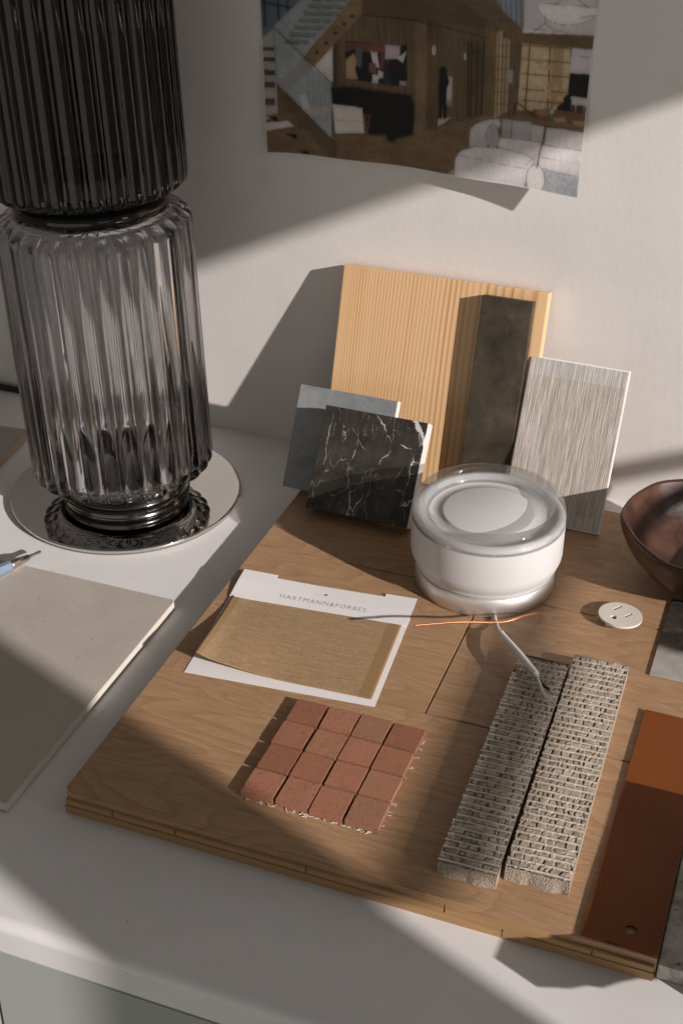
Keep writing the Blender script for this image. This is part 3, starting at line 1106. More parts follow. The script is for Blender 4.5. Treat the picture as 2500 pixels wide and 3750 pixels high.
for j in range(4):
    for i in range(4):
        o = bpy.data.objects.new('tile', tile_mesh(j * 4 + i))
        COL.objects.link(o)
        o.parent = mo
        o.location = Vector((11.3 + i * 23.15 + rng.uniform(-.35, .35), 12.0 + j * 24.75 + rng.uniform(-.4, .4) - i * 0.05, rng.uniform(0, .25))) * S
        o.rotation_euler = (rng.uniform(-.006, .006), rng.uniform(-.006, .006), rng.uniform(-.018, .018))
bm = bmesh.new()
rng = random.Random(9)
for k in range(17):
    x = rng.uniform(0, 91)
    L = rng.choice([0.7, 1.0, 1.6, 2.4, 3.0])
    dx = rng.uniform(-3.2, 3.2)
    add_tube(bm, crom([(x, 2.5, .5), (x + dx * .2, -0.3, .5), (x + dx * .55, -L * .6, rng.uniform(.35, .9)), (x + dx, -L, rng.uniform(.3, 1.2))], 4), .24, 5)
for k in range(9):
    x = rng.uniform(2, 86)
    add_tube(bm, crom([(x, -.5, .5), (x + 2.2, -rng.uniform(.7, 1.5), .6), (x + rng.uniform(3.5, 5.5), -.4, .55)], 4), .22, 5)
for k in range(15):
    y = rng.uniform(1, 96)
    L = rng.choice([0.5, 0.9, 1.4, 2.2])
    dy = rng.uniform(-2.2, 2.2)
    add_tube(bm, crom([(89, y, .5), (92.0, y + dy * .3, .5), (92.4 + L * .6, y + dy * .7, rng.uniform(.35, .9)), (92.4 + L, y + dy, rng.uniform(.3, 1.3))], 4), .24, 5)
for k in range(9):
    add_tube(bm, [Vector((2 + k * 11, 1, .35)), Vector((2 + k * 11, 97, .35))], .3, 5)
    add_tube(bm, [Vector((1, 3 + k * 11.5, .35)), Vector((91, 3 + k * 11.5, .35))], .3, 5)
bmobj('mesh_backing', bm, FIBRE, mo)

# ------------------------------------------------------------------ textured stone strips
def stone(A, ang, wdt, lng, seed, label):
    e = empty('textured_stone_strip', A, (0, 0, math.radians(ang)))
    tag(e, label, 'stone strip', 'chiselled stone strips laid side by side')
    rs = np.random.default_rng(seed)
    st = 0.40
    nx, ny = int(wdt / st), int(lng / st)
    xs = np.linspace(0, wdt, nx + 1)
    ys = np.linspace(0, lng, ny + 1)
    X, Y = np.meshgrid(xs, ys)
    sh = X.shape
    wob = (vnoise(sh, (9, 14), rs) - .5) * 0.55 + (vnoise(sh, (40, 60), rs) - .5) * 0.8
    wobx = (vnoise(sh, (5, 6), rs) - .5) * 1.5 + (vnoise(sh, (2.2, 2.5), rs) - .5) * 0.5
    yy = Y + wob + X * (-0.02)
    nrow = 37
    edges = np.linspace(0.8, lng - .4, nrow + 1) + rs.uniform(-.55, .55, nrow + 1)
    h = np.full(sh, -1.7)
    rough = vnoise(sh, (3, 3), rs) * 0.55 + vnoise(sh, (7, 7), rs) * .5
    for r in range(nrow):
        y0, y1 = edges[r], edges[r + 1]
        ridge = 0.78 + rs.uniform(-.12, .12)
        m_r = np.abs(yy - y0) < ridge
        h[m_r] = np.maximum(h[m_r], (-0.05 - 0.25 * (np.abs(yy - y0)[m_r] / ridge) ** 4))
        inr = (yy > y0 + ridge) & (yy < y1 - 0.45)
        x = -rs.uniform(0, 4)
        while x < wdt:
            w = rs.choice([3.2, 4.0, 4.8, 5.4, 2.4]) * rs.uniform(.85, 1.2)
            gap = rs.choice([.55, .6, .85, .5])
            lo, hi = y0 + ridge + rs.uniform(.45, .95), y1 - 0.45 - rs.uniform(.25, .8)
            top = -0.42 - rs.uniform(0, .34)
            xx = X + wobx
            tilt = rs.uniform(-.10, .10)
            yw = yy + wobx * .32
            cellm = inr & (xx > x) & (xx < x + w) & (yw > lo) & (yw < hi)
            val = top - rough * .28 + tilt * (X - x - w / 2)
            h[cellm] = np.maximum(h[cellm], np.minimum(val[cellm], -.15))
            if rs.random() < .35:
                lm = inr & (np.abs(xx - (x + w + gap * .5)) < .28)
                h[lm] = np.maximum(h[lm], -0.5)
            x += w + gap
    # soften a little
    for _ in range(1):
        hp = np.pad(h, 1, mode='edge')
        h = (hp[1:-1, 1:-1] * 2 + hp[:-2, 1:-1] + hp[2:, 1:-1] + hp[1:-1, :-2] + hp[1:-1, 2:]) / 6
    T = 11.0
    Z = T + h + rough * .12
    # ragged left edge and broken front end
    V = np.stack([X, Y, Z], -1)
    lft = (vnoise(sh, (4, 3), rs) - .5) * 1.1
    V[:, 0, 0] += lft[:, 0] * 0.9
    V[0, :, 1] += (vnoise(sh, (3, 5), rs) - .5)[0] * 1.4
    V[-1, :, 1] += (vnoise(sh, (3, 5), rs) - .5)[-1] * 1.0
    verts = V.reshape(-1, 3)
    w1 = nx + 1
    J, I = np.meshgrid(np.arange(ny), np.arange(nx), indexing='ij')
    a = (J * w1 + I).ravel()
    faces = np.stack([a, a + 1, a + w1 + 1, a + w1], -1)
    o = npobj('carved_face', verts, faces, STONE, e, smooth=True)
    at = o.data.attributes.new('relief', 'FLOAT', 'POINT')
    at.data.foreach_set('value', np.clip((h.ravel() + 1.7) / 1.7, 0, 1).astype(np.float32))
    # body with a rough broken front
    bm = bmesh.new()
    rr = random.Random(seed)
    nxs, nzs = 60, 14
    grid = []
    prof = [rr.uniform(0.8, 3.4) for _ in range(9)]
    for k in range(nzs + 1):
        row = []
        z = 0.05 + (T - 1.6) * k / nzs
        for i in range(nxs + 1):
            x = wdt * i / nxs
            pr_ = np.interp(x, np.linspace(0, wdt, 9), prof)
            y = -pr_ * (1 - k / nzs) ** 0.8 * 0.9 + 0.25 + rr.uniform(-.18, .18) * (1 if 0 < k < nzs else .2)
            row.append(bm.verts.new((x, y, z)))
        grid.append(row)
    for k in range(nzs):
        for i in range(nxs):
            bm.faces.new((grid[k][i], grid[k][i + 1], grid[k + 1][i + 1], grid[k + 1][i]))
    bk0 = [bm.verts.new((wdt * i / nxs, lng, 0.05)) for i in (0, nxs)]
    bk1 = [bm.verts.new((wdt * i / nxs, lng, T - .3)) for i in (0, nxs)]
    L = [grid[k][0] for k in range(nzs + 1)]
    Rr = [grid[k][nxs] for k in range(nzs + 1)]
    bm.faces.new(L + [bk1[0], bk0[0]])
    bm.faces.new((Rr + [bk1[1], bk0[1]])[::-1])
    bm.faces.new((bk0[0], bk1[0], bk1[1], bk0[1]))
    bm.faces.new([grid[0][i] for i in range(nxs + 1)] + [bk0[1], bk0[0]])
    bmobj('stone_body', bm, CORE, e, smooth=False)
    return e


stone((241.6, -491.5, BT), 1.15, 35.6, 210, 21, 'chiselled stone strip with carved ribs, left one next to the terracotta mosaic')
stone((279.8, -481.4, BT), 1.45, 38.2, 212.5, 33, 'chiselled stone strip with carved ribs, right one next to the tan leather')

# ------------------------------------------------------------------ outlet cover
ot = empty('outlet_face', (294.5, -202.0, BT), (math.radians(-2), math.radians(2), math.radians(12)))
tag(ot, 'round ivory outlet insert with three slots lying between bowl and stone strips', 'outlet')
bm = bmesh.new()
NC = 96
holes = []


def rect(cx, cy, w, h, a):
    c, s = math.cos(a), math.sin(a)
    return [(cx + c * u - s * q, cy + s * u + c * q) for u, q in ((-w / 2, -h / 2), (w / 2, -h / 2), (w / 2, h / 2), (-w / 2, h / 2))]


a0 = math.radians(56 - 12)
r12 = Matrix.Rotation(-math.radians(12), 2)


def lc(x, y):
    q = r12 @ Vector((x - 294.5, y + 202.0))
    return q.x, q.y


s1 = lc(290.6, -194.0); s2 = lc(300.1, -200.5); gq = lc(290.3, -207.6)
holes = [rect(*s1, 9.2, 1.9, a0), rect(*s2, 7.8, 1.9, a0)]
gh = []
for k in range(9):
    a = a0 - math.pi / 2 + math.pi * (k / 8) - math.pi / 2 * 0
    gh.append((gq[0] + 2.5 * math.cos(a + math.pi / 2 * 0), gq[1] + 2.5 * math.sin(a)))
gh.append((gh[-1][0] + 1.6 * math.cos(a0 + math.pi), gh[-1][1] + 1.6 * math.sin(a0 + math.pi)))
gh.append((gh[0][0] + 1.6 * math.cos(a0 + math.pi), gh[0][1] + 1.6 * math.sin(a0 + math.pi)))
holes.append(gh)
from mathutils.geometry import delaunay_2d_cdt
outer = [(16.3 * math.cos(2 * math.pi * k / NC), 16.3 * math.sin(2 * math.pi * k / NC)) for k in range(NC)]
pts = [Vector(p) for p in outer]
eds = [(k, (k + 1) % NC) for k in range(NC)]
for hl in holes:
    b0 = len(pts)
    pts += [Vector(p) for p in hl]
    eds += [(b0 + k, b0 + (k + 1) % len(hl)) for k in range(len(hl))]
V2, E2, F2, _, _, _ = delaunay_2d_cdt(pts, eds, [], 0, 1e-5)


def inside(p, poly):
    c = False
    j = len(poly) - 1
    for i in range(len(poly)):
        if (poly[i][1] > p.y) != (poly[j][1] > p.y) and p.x < (poly[j][0] - poly[i][0]) * (p.y - poly[i][1]) / (poly[j][1] - poly[i][1]) + poly[i][0]:
            c = not c
        j = i
    return c


zt, zl = 5.6, 3.9
hi = [bm.verts.new((p.x, p.y, zt)) for p in V2]
lo = [bm.verts.new((p.x, p.y, zl)) for p in V2]
cnt = {}
for f in F2:
    cpt = sum((V2[i] for i in f), Vector((0, 0))) / len(f)
    if any(inside(cpt, hl) for hl in holes) or not inside(cpt, outer):
        continue
    bm.faces.new([hi[i] for i in f]); bm.faces.new([lo[i] for i in f][::-1])
    for a, b in zip(f, f[1:] + f[:1]):
        cnt[(a, b)] = 1
for (a, b) in cnt:
    if (b, a) not in cnt:
        bm.faces.new((hi[a], lo[a], lo[b], hi[b]))
for v in [v for v in bm.verts if not v.link_faces]:
    bm.verts.remove(v)
bmobj('face', bm, OUTLET, ot)
bm = bmesh.new()
add_box(bm, -6, 6, -9, 8, 1.6, 3.8)
bmobj('body', bm, SLOT, ot)
bm = bmesh.new()
add_box(bm, -11, -6.3, -10.5, -6, 0.2, 3.85)
bmesh.ops.bevel(bm, geom=list(bm.edges), offset=.4, segments=1, affect='EDGES')
bmobj('clip', bm, OUTLET, ot)
bm = bmesh.new()
add_box(bm, 6.3, 11, 5, 9.5, 0.2, 3.85)
bmobj('clip', bm, OUTLET, ot)

# ------------------------------------------------------------------ bowl
rs = np.random.default_rng(5)
ph = rs.uniform(0, 6.28, 6)


def bowlr(r, z, a, i):
    k = 1 + .014 * math.sin(2 * a + ph[0]) + .010 * math.sin(3 * a + ph[1]) + .006 * math.sin(7 * a + ph[2]) + .004 * math.sin(13 * a + ph[3])
    zz = z + (z / 50) * (1.6 * math.sin(2 * a + ph[4]) + .9 * math.sin(5 * a + ph[5]))
    return (r * k, zz)


bw = revolve('wooden_bowl', [(0, 0.3), (22, 0.3), (30, 1.5), (46, 8), (58, 17), (67, 28), (72, 39), (74, 46), (74.2, 49), (73.2, 50.6), (71.5, 50.6), (70.2, 48.5), (67, 38), (60, 26), (50, 16.5), (36, 9.5), (20, 6.2), (0, 5.4)],
             BURL, None, 128, rfun=bowlr, loc=(350, -121.5, BT))
tag(bw, 'dark red brown lacquered wooden bowl at the right edge of the board', 'bowl')

# ------------------------------------------------------------------ zinc plate, leather, marble offcut, stone blocks
o = box('metal_plate', (0, 92, 0, 99, 0.1, 1.6), ZINC, None, 0.3)
o.location = Vector((326.6, -260, BT)) * S
tag(o, 'square grey metal plate with dark smoky patina right of the outlet', 'metal sample')

bm = bmesh.new()
Wl, Hl = 43.0, 207.0
hole = [(26.0 + 3.3 * math.cos(2 * math.pi * k / 32), 11.8 + 3.3 * math.sin(2 * math.pi * k / 32)) for k in range(32)]
outl = []
for a, b, n in (((0, 0), (Wl, -1.5), 20), ((Wl, -1.5), (Wl, Hl - 1), 60), ((Wl, Hl - 1), (0, Hl), 20), ((0, Hl), (0, 0), 60)):
    for k in range(n):
        outl.append((a[0] + (b[0] - a[0]) * k / n, a[1] + (b[1] - a[1]) * k / n))
pts = [Vector(p) for p in outl] + [Vector(p) for p in hole]
N1 = len(outl)
for i in range(1, 10):
    for j in range(1, 40):
        q = Vector((Wl * i / 10, Hl * j / 40))
        if (q - Vector((26, 11.8))).length > 5:
            pts.append(q)
eds = [(k, (k + 1) % N1) for k in range(N1)] + [(N1 + k, N1 + (k + 1) % 32) for k in range(32)]
V2, E2, F2, _, _, _ = delaunay_2d_cdt(pts, eds, [], 0, 1e-5)


def lz(p):
    return 0.05 + 0.5 * (max(0, p.y - 150) / 57) ** 2 + .25 * math.sin(p.y * .05)+.25


hi = [bm.verts.new((p.x, p.y, lz(p) + 1.6)) for p in V2]
lo = [bm.verts.new((p.x, p.y, lz(p) - .02)) for p in V2]
cnt = {}
for f in F2:
    cpt = sum((V2[i] for i in f), Vector((0, 0))) / len(f)
    if inside(cpt, hole) or not inside(cpt, outl):
        continue
    bm.faces.new([hi[i] for i in f]); bm.faces.new([lo[i] for i in f][::-1])
    for a, b in zip(f, f[1:] + f[:1]):
        cnt[(a, b)] = 1
for (a, b) in cnt:
    if (b, a) not in cnt:
        bm.faces.new((hi[a], lo[a], lo[b], hi[b]))
for v in [v for v in bm.verts if not v.link_faces]:
    bm.verts.remove(v)
o = bmobj('leather_sample', bm, LEATHER)
o.location = Vector((330.8, -507.5, BT)) * S
tag(o, 'tan brown leather strip with a punched hole right of the stone strips', 'leather sample')

bm = bmesh.new()
add_box(bm, 0, 26.5, 0, 150, 0.1, 12)
bmesh.ops.bevel(bm, geom=list(bm.edges), offset=.6, segments=2, affect='EDGES')
o = bmobj('marble_offcut', bm, VMARB)
o.location = Vector((375.0, -507.5, 0)) * S
tag(o, 'mottled white and black marble offcut beside the right end of the board', 'stone sample')

# unseen stack of stone, shape guessed so as to throw the shadow over the leather
rng = random.Random(3)
bm = bmesh.new()
add_box(bm, 405, 470, -519, -404, 0.2, 38)
o = bmobj('unseen_stone_block', bm, CORE)
tag(o, 'unseen rough stone block of guessed shape on the counter beyond the marble offcut', 'stone block')
bm = bmesh.new()
pl = [(402, -404)]
for k in range(12):
    pl.append((402 + rng.uniform(-.5, .5), -404 - 168 * (k + 1) / 12))
for k in range(8):
    pl.append((402 + 68 * (k + 1) / 8, -571 + k * 4.5 + rng.uniform(-3, 3)))
pl.append((470, -404))
prism(bm, pl, 38.2, 50.5)
o = bmobj('stone_slab', bm, GREYM)
tag(o, 'unseen stone slab on the rough block, shaped to throw the shadow over the leather', 'stone slab')

# ------------------------------------------------------------------ printed sheet on the wall
HM = np.array([[4.01029081, -0.13982414, 401.45357434], [0.33683651, -4.59289954, 1851.86604037], [-0.00023271, -0.0004103, 1.0]])
gw, gh_ = 560, 330
sx0, sx1, sz1 = -73.4, 195.6, 478.0
ii = np.linspace(0, 1, gw + 1)
jj = np.linspace(0, 1, gh_ + 1)
A_, B_ = np.meshgrid(ii, jj)
lx = np.interp(B_, [0, 1], [-71.4, -77.5])
rx = np.interp(B_, [0, 1], [194.1, 197.0])
SXX = lx + (rx - lx) * A_
bot = 273.6 - 6.4 * A_ + 4.4 * np.sin(np.pi * A_ ** 0.8) + 0.5 * np.sin(A_ * 17)
SZZ = bot + (sz1 - bot) * B_
den = HM[2, 0] * SXX + HM[2, 1] * SZZ + 1.0
PU = (HM[0, 0] * SXX + HM[0, 1] * SZZ + HM[0, 2]) / den
PV = (HM[1, 0] * SXX + HM[1, 1] * SZZ + HM[1, 2]) / den
IMG = np.zeros(PU.shape + (3,))


def lin(c):
    c = np.array(c, float) / 255
    return np.where(c <= .04045, c / 12.92, ((c + .055) / 1.055) ** 2.4)


def pmask(poly):
    inside_ = np.zeros(PU.shape, bool)
    n = len(poly)
    j = n - 1
    for i in range(n):
        x1, y1 = poly[i]
        x2, y2 = poly[j]
        if y1 != y2:
            cond = (y1 > PV) != (y2 > PV)
            inside_ ^= cond & (PU < (x2 - x1) * (PV - y1) / (y2 - y1) + x1)
        j = i
    return inside_


def fill(poly, col, tex=None):
    mk = pmask(poly)
    c = lin(col)
    if tex is None:
        IMG[mk] = c
    else:
        IMG[mk] = c * tex[mk][:, None]


def ell(cx, cy, rx_, ry_, col, cond=None):
    mk = ((PU - cx) / rx_) ** 2 + ((PV - cy) / ry_) ** 2 < 1
    if cond is not None:
        mk &= cond
    IMG[mk] = lin(col)


def line(x1, y1, x2, y2, col, w=1.6, op=1.0):
    dx, dy = x2 - x1, y2 - y1
    L2 = dx * dx + dy * dy
    t = np.clip(((PU - x1) * dx + (PV - y1) * dy) / L2, 0, 1)
    d = np.hypot(PU - x1 - t * dx, PV - y1 - t * dy)
    k = np.clip(1.3 - d / w, 0, 1)[..., None] * op
    IMG[:] = IMG * (1 - k) + lin(col) * k


rp = np.random.default_rng(12)
nzA = vnoise(PU.shape, (3, 3), rp)
nzB = vnoise(PU.shape, (14, 3), rp)          # vertical grain
nzC = vnoise(PU.shape, (3, 22), rp)          # horizontal grain
vgrain = 0.75 + .5 * nzB
hgrain = 0.75 + .5 * nzC
boards = 1 - .35 * (np.abs(((PU + 3 * np.sin(PV * .02)) % 27) - 13) > 12.2)
W_ = (104, 86, 62)
IMG[:] = lin(W_) * (vgrain * boards)[..., None]
# ceiling, beams
ceil = 1 - .32 * ((PV * 1.0 - PU * .10) % 11 < 3.0)
fill([(330, -260), (900, -260), (1010, 110), (980, 116), (740, 95), (470, 66)], (96, 78, 54), ceil)
fill([(700, -260), (860, -260), (1132, 128), (1126, 172), (1010, 106), (868, 0)], (110, 90, 62), hgrain)
fill([(860, -260), (1128, -260), (1130, 122), (1060, 60)], (150, 160, 172))
for x in (1010, 1035, 1058, 1078, 1100, 1117):
    line(x, -200, x + 6, 110, (70, 80, 92), 2.2)
fill([(1128, -260), (1475, -260), (1438, 0), (1430, 152), (1135, 140)], (214, 205, 209))
line(1128, -100, 1130, 140, (120, 118, 122), 2)
cc = (244, 238, 240)
for cx, cy, rx_, ry_ in ((1320, 25, 128, 80), (1222, 128, 92, 50)):
    ell(cx, cy, rx_ + 2, ry_ + 2, (120, 112, 112), PV > cy + (PU - cx) * .08)
    ell(cx, cy, rx_, ry_, cc, PV > cy + (PU - cx) * .08)
    line(cx - rx_, cy - rx_ * .08, cx + rx_, cy + rx_ * .08, (120, 112, 112), 1.6)
for q in ((1222, 70, 1222, 98), (1222, 98, 1178, 130), (1222, 98, 1266, 138), (1330, -20, 1255, 25), (1330, -20, 1402, 38), (1365, 78, 1432, 66)):
    line(*q, (40, 36, 36), 1.6)
fill([(1133, 138), (1430, 150), (1424, 207), (1130, 182)], (104, 84, 56), hgrain)
# shelf wall on the right
fill([(1130, 182), (1332, 200), (1322, 400), (1318, 480), (1108, 455)], (206, 180, 144), .85 + .3 * nzA)
fill([(1256, 194), (1300, 198), (1290, 440), (1240, 436)], (170, 140, 98))
for x0, x1 in ((1160, 1140), (1244, 1232), (1331, 1318)):
    line(x0, 185, x1, 460, (84, 66, 44), 4)
for y in (190, 248, 308, 372, 418):
    line(1128, y - 2, 1330, y + 14, (84, 66, 44), 3)
for _ in range(10):
    x, y = rp.uniform(1140, 1300), rp.uniform(215, 400)
    q = rp.uniform(.82, 1.08)
    fill([(x, y), (x + 26, y + 2), (x + 25, y + 20), (x, y + 18)], (196 * q, 168 * q, 132 * q))
fill([(1332, 200), (1422, 208), (1413, 314), (1322, 305)], (206, 200, 206))
line(1330, 232, 1420, 240, (120, 112, 112), 1.6)
fill([(1325, 303), (1414, 311), (1402, 410), (1316, 398)], (14, 17, 18))
fill([(1320, 399), (1402, 410), (1396, 446), (1316, 432)], (205, 200, 204))
fill([(1266, 468), (1272, 442), (1296, 425), (1300, 402), (1312, 392), (1326, 396), (1330, 420), (1322, 470)], (20, 18, 18))
for k in range(9):
    x = 1330 + k * 7
    fill([(x, 434 + k * .6), (x + 5, 434 + k * .6), (x + 4, 470), (x - 1, 470)], [(40, 48, 46), (22, 20, 20), (150, 150, 140), (84, 44, 36), (30, 28, 28)][k % 5])
fill([(1170, 455), (1240, 452), (1392, 474), (1388, 522), (1255, 505), (1165, 490)], (116, 76, 54))
fill([(1095, 478), (1390, 522), (1386, 549), (1094, 502)], (112, 92, 64), hgrain)
line(1095, 502, 1386, 549, (45, 34, 24), 3)
line(1100, 420, 1180, 480, (52, 42, 30), 4)
line(1098, 420, 1094, 480, (52, 42, 30), 4)
ell(1248, 470, 9, 24, (92, 104, 88)); ell(1250, 462, 7, 10, (225, 225, 215)); line(1251, 430, 1250, 450, (60, 66, 58), 3)
ell(1213, 468, 28, 13, (146, 116, 92))
fill([(1255, 488), (1300, 486), (1312, 508), (1260, 506)], (176, 146, 108))
fill([(1330, 500), (1385, 502), (1386, 524), (1340, 518)], (176, 146, 108))
# middle columns and doors
fill([(690, 88), (736, 94), (736, 552), (690, 556)], (122, 102, 74), vgrain)
fill([(736, 94), (786, 122), (782, 530), (736, 552)], (96, 78, 54), vgrain * boards)
fill([(786, 154), (850, 148), (846, 505), (783, 524)], (104, 84, 60), vgrain)
fill([(818, 312), (846, 322), (842, 446), (815, 430)], (196, 186, 182))
fill([(815, 415), (842, 418), (842, 446), (815, 440)], (140, 128, 120))
fill([(783, 492), (838, 486), (808, 512), (783, 524)], (205, 196, 190))
ell(803, 297, 17, 20, (12, 11, 11))
fill([(788, 312), (824, 312), (829, 345), (820, 365), (817, 490), (808, 494), (803, 420), (797, 494), (788, 490), (785, 365)], (13, 12, 12))
fill([(848, 150), (906, 162), (900, 497), (838, 508)], (102, 84, 60), vgrain * boards)
fill([(906, 162), (978, 186), (966, 482), (903, 496)], (92, 76, 54), vgrain)
for x0, x1 in ((908, 904), (922, 916), (945, 940), (972, 962)):
    line(x0, 175, x1, 485, (18, 16, 14), 3)
line(918, 212, 950, 220, (18, 16, 14), 2.5)
fill([(980, 108), (1020, 108), (1008, 490), (966, 482)], (112, 92, 62), vgrain)
fill([(1020, 138), (1050, 128), (1040, 480), (1010, 490)], (196, 172, 136))
fill([(1050, 158), (1084, 164), (1068, 462), (1040, 478)], (176, 152, 118))
for x0, x1 in ((1022, 1012), (1034, 1024), (1050, 1040), (1066, 1052), (1084, 1070)):
    line(x0, 140, x1, 480, (92, 74, 50), 3)
for y in (190, 235, 285, 330, 380, 430):
    line(1018, y, 1080, y + 3, (92, 74, 50), 2)
fill([(1086, 180), (1124, 182), (1112, 420), (1076, 440)], (96, 80, 58), vgrain)
fill([(1078, 290), (1092, 290), (1088, 345), (1074, 345)], (150, 165, 180))
ell(766, 209, 10, 26, (60, 48, 34)); ell(766, 209, 8, 23, (232, 226, 220)); line(766, 175, 766, 215, (60, 48, 34), 1.5)
ell(893, 236, 7, 20, (60, 48, 34)); ell(893, 236, 5, 17, (225, 220, 214))
line(470, 66, 690, 86, (40, 32, 22), 3); line(690, 86, 786, 120, (40, 32, 22), 3); line(740, 95, 980, 160, (46, 36, 26), 3)
for x in range(380, 690, 27):
    line(x, 75 + (x - 380) * .05, x - 2, 380, (70, 56, 38), 1.5, .7)
# floor
fill([(60, 520), (355, 560), (690, 556), (962, 480), (1110, 500), (1110, 860), (60, 860)], (120, 98, 70), hgrain * (.9 + .2 * nzA))
for k in range(7):
    line(120 + k * 90, 690, 560 + k * 75, 560 + k * 4, (92, 74, 52), 2, .5)
# stair side
fill([(40, -260), (330, -260), (250, 0), (108, 120), (56, 165)], (96, 106, 114))
for x in (75, 132, 170):
    line(x - 10, -100, x, 110, (26, 28, 30), 4)
line(60, 10, 210, 42, (26, 28, 30), 5)
fill([(56, 165), (108, 118), (122, 345), (130, 470), (80, 500)], (176, 170, 166))
for y, w in ((196, 12), (238, 14), (290, 18), (340, 20), (408, 24)):
    fill([(58 + y * .045, y), (116, y + 2), (116, y + w), (58 + y * .045, y + w - 2)], (86, 68, 46))
    line(58, y + w, 116, y + w + 2, (24, 20, 16), 3)
fill([(106, 112), (232, -10), (345, -120), (440, -40), (440, 0), (270, 190), (230, 245), (350, 345), (352, 600), (120, 345)], (160, 167, 170), .92 + .16 * nzA)
fill([(248, 270), (352, 180), (352, 345)], (214, 208, 208))
fill([(352, 160), (372, 160), (372, 372), (352, 372)], (70, 58, 42))
for k in range(7):
    y = -10 + k * 29
    x0 = 272 - k * 19
    fill([(x0, y), (x0 + 170 - k * 12, y + 4), (x0 + 165 - k * 12, y + 18), (x0 - 6, y + 14)], (118, 122, 126))
    line(x0, y + 16, x0 + 160 - k * 12, y + 20, (64, 70, 76), 2)
fill([(440, -20), (474, -40), (470, 62), (276, 276), (162, 388), (120, 342), (232, 250)], (128, 106, 76), hgrain)
fill([(120, 342), (232, 250), (276, 276), (162, 388)], (150, 150, 148))
for x, y in ((430, 70), (398, 102), (362, 140), (325, 180), (286, 218)):
    ell(x, y, 9, 6, (52, 40, 28)); ell(x + 3, y + 1, 4, 3, (20, 16, 12))
line(108, 114, 350, 348, (60, 66, 70), 2.5); line(350, 348, 350, 600, (60, 66, 70), 2); line(108, 114, 122, 345, (96, 108, 116), 2)
for x in (250, 272, 296, 320):
    line(x, 300, x + 6, 500, (120, 140, 152), 4, .6)
fill([(215, 395), (240, 388), (270, 470), (235, 480)], (206, 204, 204)); fill([(235, 455), (330, 440), (345, 462), (240, 480)], (190, 176, 168))
fill([(120, 342), (162, 388), (372, 600), (370, 662), (352, 662), (188, 478)], (92, 76, 54), hgrain)
line(162, 388, 372, 600, (46, 38, 28), 2.5)
fill([(80, 506), (172, 500), (196, 522), (80, 542)], (214, 208, 206))
for (a, b, c, d) in (((83, 476), (175, 470), (216, 486), (126, 506)), ((140, 545), (236, 536), (278, 549), (206, 576)), ((204, 614), (300, 605), (346, 620), (256, 648))):
    fill([a, b, c, d], (116, 96, 68), hgrain)
    fill([a, d, (d[0], d[1] - 22), (a[0], a[1] + 4)], (22, 18, 14))
# painting
fill([(403, 172), (656, 190), (656, 361), (403, 328)], (22, 19, 20))
P = [([(404, 174), (450, 178), (455, 200), (404, 218)], (96, 60, 54)), ([(448, 178), (566, 186), (562, 222), (480, 214), (452, 200)], (112, 68, 60)), ([(566, 186), (630, 190), (624, 244), (566, 248)], (190, 172, 178)),
     ([(446, 196), (474, 204), (470, 285), (442, 268)], (84, 90, 96)), ([(404, 248), (438, 222), (450, 252), (444, 292), (458, 330), (405, 326)], (176, 144, 114)), ([(506, 214), (534, 220), (544, 284), (518, 276)], (216, 206, 206)),
     ([(500, 262), (528, 262), (530, 305), (500, 300)], (120, 76, 66)), ([(514, 308), (536, 312), (538, 290), (560, 300), (570, 322), (540, 326), (538, 346), (512, 344)], (216, 206, 206)), ([(612, 240), (630, 232), (655, 212), (640, 262), (622, 250)], (216, 206, 206)),
     ([(560, 296), (585, 296), (592, 356), (555, 350)], (34, 42, 52)), ([(545, 225), (566, 225), (560, 290), (548, 290)], (96, 60, 60)), ([(566, 248), (584, 248), (580, 290), (566, 290)], (60, 30, 32)), ([(626, 336), (654, 338), (654, 358), (624, 354)], (176, 160, 160))]
for pl, c in P:
    fill(pl, c)
# dark piano-like mass
dk = np.zeros(PU.shape)
mk = pmask([(342, 362), (430, 356), (520, 372), (676, 392), (690, 440), (684, 560), (620, 575), (600, 590), (578, 585), (570, 560), (505, 560), (360, 475)])
dd = mk.astype(float)
for _ in range(5):
    q = np.pad(dd, 1, mode='edge')
    dd = (q[:-2, 1:-1] + q[2:, 1:-1] + q[1:-1, :-2] + q[1:-1, 2:] + q[1:-1, 1:-1]) / 5
IMG[:] = IMG * (1 - dd[..., None]) + lin((9, 8, 8)) * dd[..., None]
# armchair
fill([(350, 432), (474, 446), (484, 552), (364, 554)], (224, 216, 210)); line(358, 495, 478, 506, (170, 160, 152), 2)
for q in ((362, 555, 366, 592), (474, 556, 471, 612), (484, 476, 505, 480), (505, 480, 488, 592), (484, 476, 490, 545), (484, 504, 502, 508)):
    line(*q, (112, 76, 48), 4)
line(362, 554, 486, 553, (112, 76, 48), 3)
# sofa and rug
fill([(805, 728), (862, 694), (1145, 690), (1215, 690), (1400, 735), (1400, 860), (1000, 860)], (164, 168, 172), .75 + .5 * nzA)
olc = (92, 86, 86)


def soft(poly, col, out=True):
    y0 = min(p[1] for p in poly)
    y1 = max(p[1] for p in poly)
    fill(poly, col, (1.06 - .30 * np.clip((PV - y0) / (y1 - y0), 0, 1) ** 1.6) * (.96 + .08 * nzA))
    if out:
        for (x1, y1), (x2, y2) in zip(poly, poly[1:] + poly[:1]):
            line(x1, y1, x2, y2, olc, 1.8, .8)


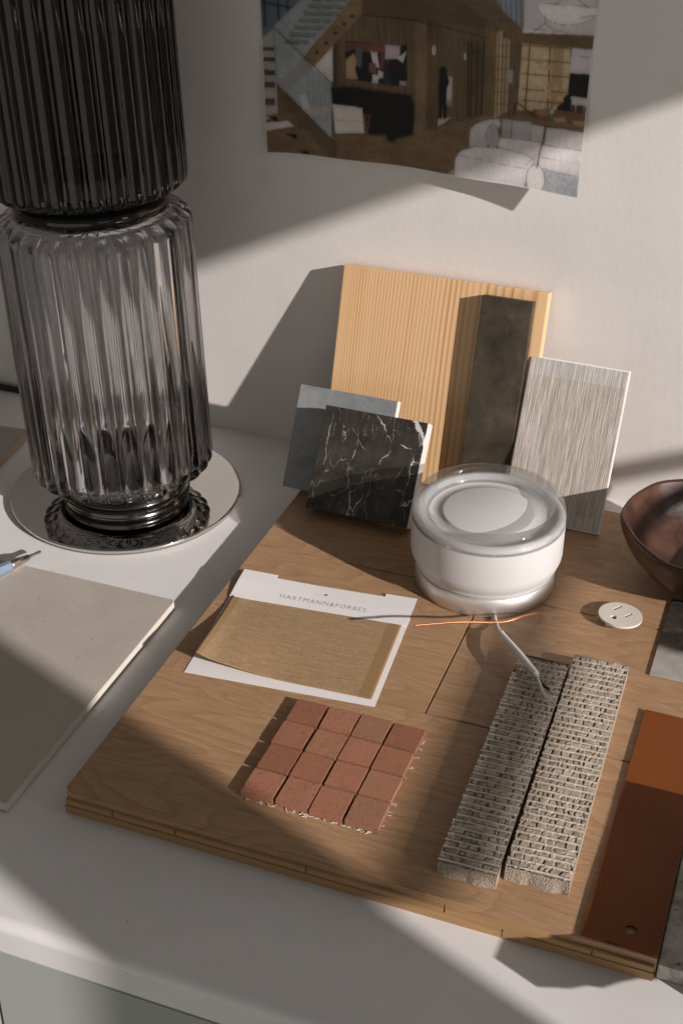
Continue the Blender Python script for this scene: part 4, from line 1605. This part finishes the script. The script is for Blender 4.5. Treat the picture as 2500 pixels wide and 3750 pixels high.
soft([(915, 535), (940, 512), (990, 495), (1036, 492), (1044, 520), (1000, 560), (985, 610), (910, 608)], (206, 198, 200))
soft([(1160, 512), (1220, 524), (1208, 602), (1155, 585)], (200, 192, 194))
soft([(1228, 528), (1300, 534), (1392, 550), (1384, 630), (1216, 600)], (206, 199, 200))
soft([(1034, 570), (1100, 572), (1206, 592), (1204, 640), (1184, 692), (1026, 606)], (226, 219, 220))
soft([(1210, 600), (1290, 612), (1384, 628), (1372, 736), (1194, 694), (1196, 640)], (230, 224, 224))
line(1205, 650, 1378, 682, olc, 1.6, .7)
soft([(1046, 490), (1088, 496), (1082, 572), (1044, 570)], (178, 171, 173))
soft([(1088, 498), (1166, 504), (1160, 582), (1084, 574)], (188, 181, 183))
ell(1008, 566, 27, 52, olc); ell(1008, 566, 25, 50, (178, 171, 173)); line(1000, 520, 1010, 612, olc, 1.5, .6)
soft([(856, 652), (880, 622), (934, 607), (1030, 612), (1130, 634), (1180, 660), (1160, 700), (1138, 778), (1000, 760), (850, 727)], (236, 230, 231))
line(862, 640, 1150, 700, olc, 1.6, .7); line(1150, 700, 1138, 778, olc, 1.6, .7); line(1184, 640, 1140, 690, olc, 1.6, .7)
ell(1182, 742, 38, 62, olc); ell(1182, 742, 36, 60, (228, 222, 222))
line(1207, 602, 1188, 694, (70, 64, 64), 3)
# soft contact shading of the drawing: darker where a patch meets a darker one
BL = IMG.copy()
for _ in range(26):
    q = np.pad(BL, ((1, 1), (1, 1), (0, 0)), mode='edge')
    BL = (q[:-2, 1:-1] + q[2:, 1:-1] + q[1:-1, :-2] + q[1:-1, 2:]) / 4
occ = np.clip((BL + .03) / (IMG + .03), .45, 1.25) ** .6
IMG = IMG * np.minimum(occ, 1.12)
IMG *= (0.93 + .14 * nzA)[..., None]
for _ in range(2):
    q = np.pad(IMG, ((1, 1), (1, 1), (0, 0)), mode='edge')
    IMG = (q[1:-1, 1:-1] * 4 + q[:-2, 1:-1] + q[2:, 1:-1] + q[1:-1, :-2] + q[1:-1, 2:]) / 8
IMG *= (0.86 + 0.28 * vnoise(PU.shape, (34, 40), rp))[..., None]
# thin white border of the sheet and general fade of the ink
dmin = np.minimum(np.minimum(A_, 1 - A_) * 268, B_ * 205)
edge_ = np.clip(1.0 - dmin / 0.9, 0, 1)[..., None]
IMG = IMG * 0.93 + 0.012
IMG = IMG * (1 - edge_) + 0.80 * edge_

# the lower edge curls away from the wall, most at the right corner
curl = 0.7 + 21.5 * np.clip(1 - B_ * 2.3, 0, 1) ** 1.5 * (np.clip(A_, 0, 1) ** 1.7) + 3.0 * np.clip(1 - B_ * 3, 0, 1) ** 1.5 * (1 - A_) + 2.0 * np.clip(1 - A_ * 9, 0, 1) * np.sin(np.clip(B_ * 2.2, 0, 1) * np.pi)
VX = SXX + .22 * curl
VZ = SZZ + .335 * curl
VY = -curl - 0.2
verts = np.stack([VX, VY, VZ], -1).reshape(-1, 3)
w1 = gw + 1
J, I = np.meshgrid(np.arange(gh_), np.arange(gw), indexing='ij')
a = (J * w1 + I).ravel()
faces = np.stack([a, a + 1, a + w1 + 1, a + w1], -1)
o = npobj('printed_sheet', verts, faces, PRINT, None, smooth=True)
ca_ = o.data.color_attributes.new('print', 'FLOAT_COLOR', 'POINT')
rgba = np.ones((verts.shape[0], 4), np.float32)
rgba[:, :3] = IMG.reshape(-1, 3)
ca_.data.foreach_set('color', rgba.ravel())
tag(o, 'printed interior picture with stairs and white sofa curling off the wall', 'print')
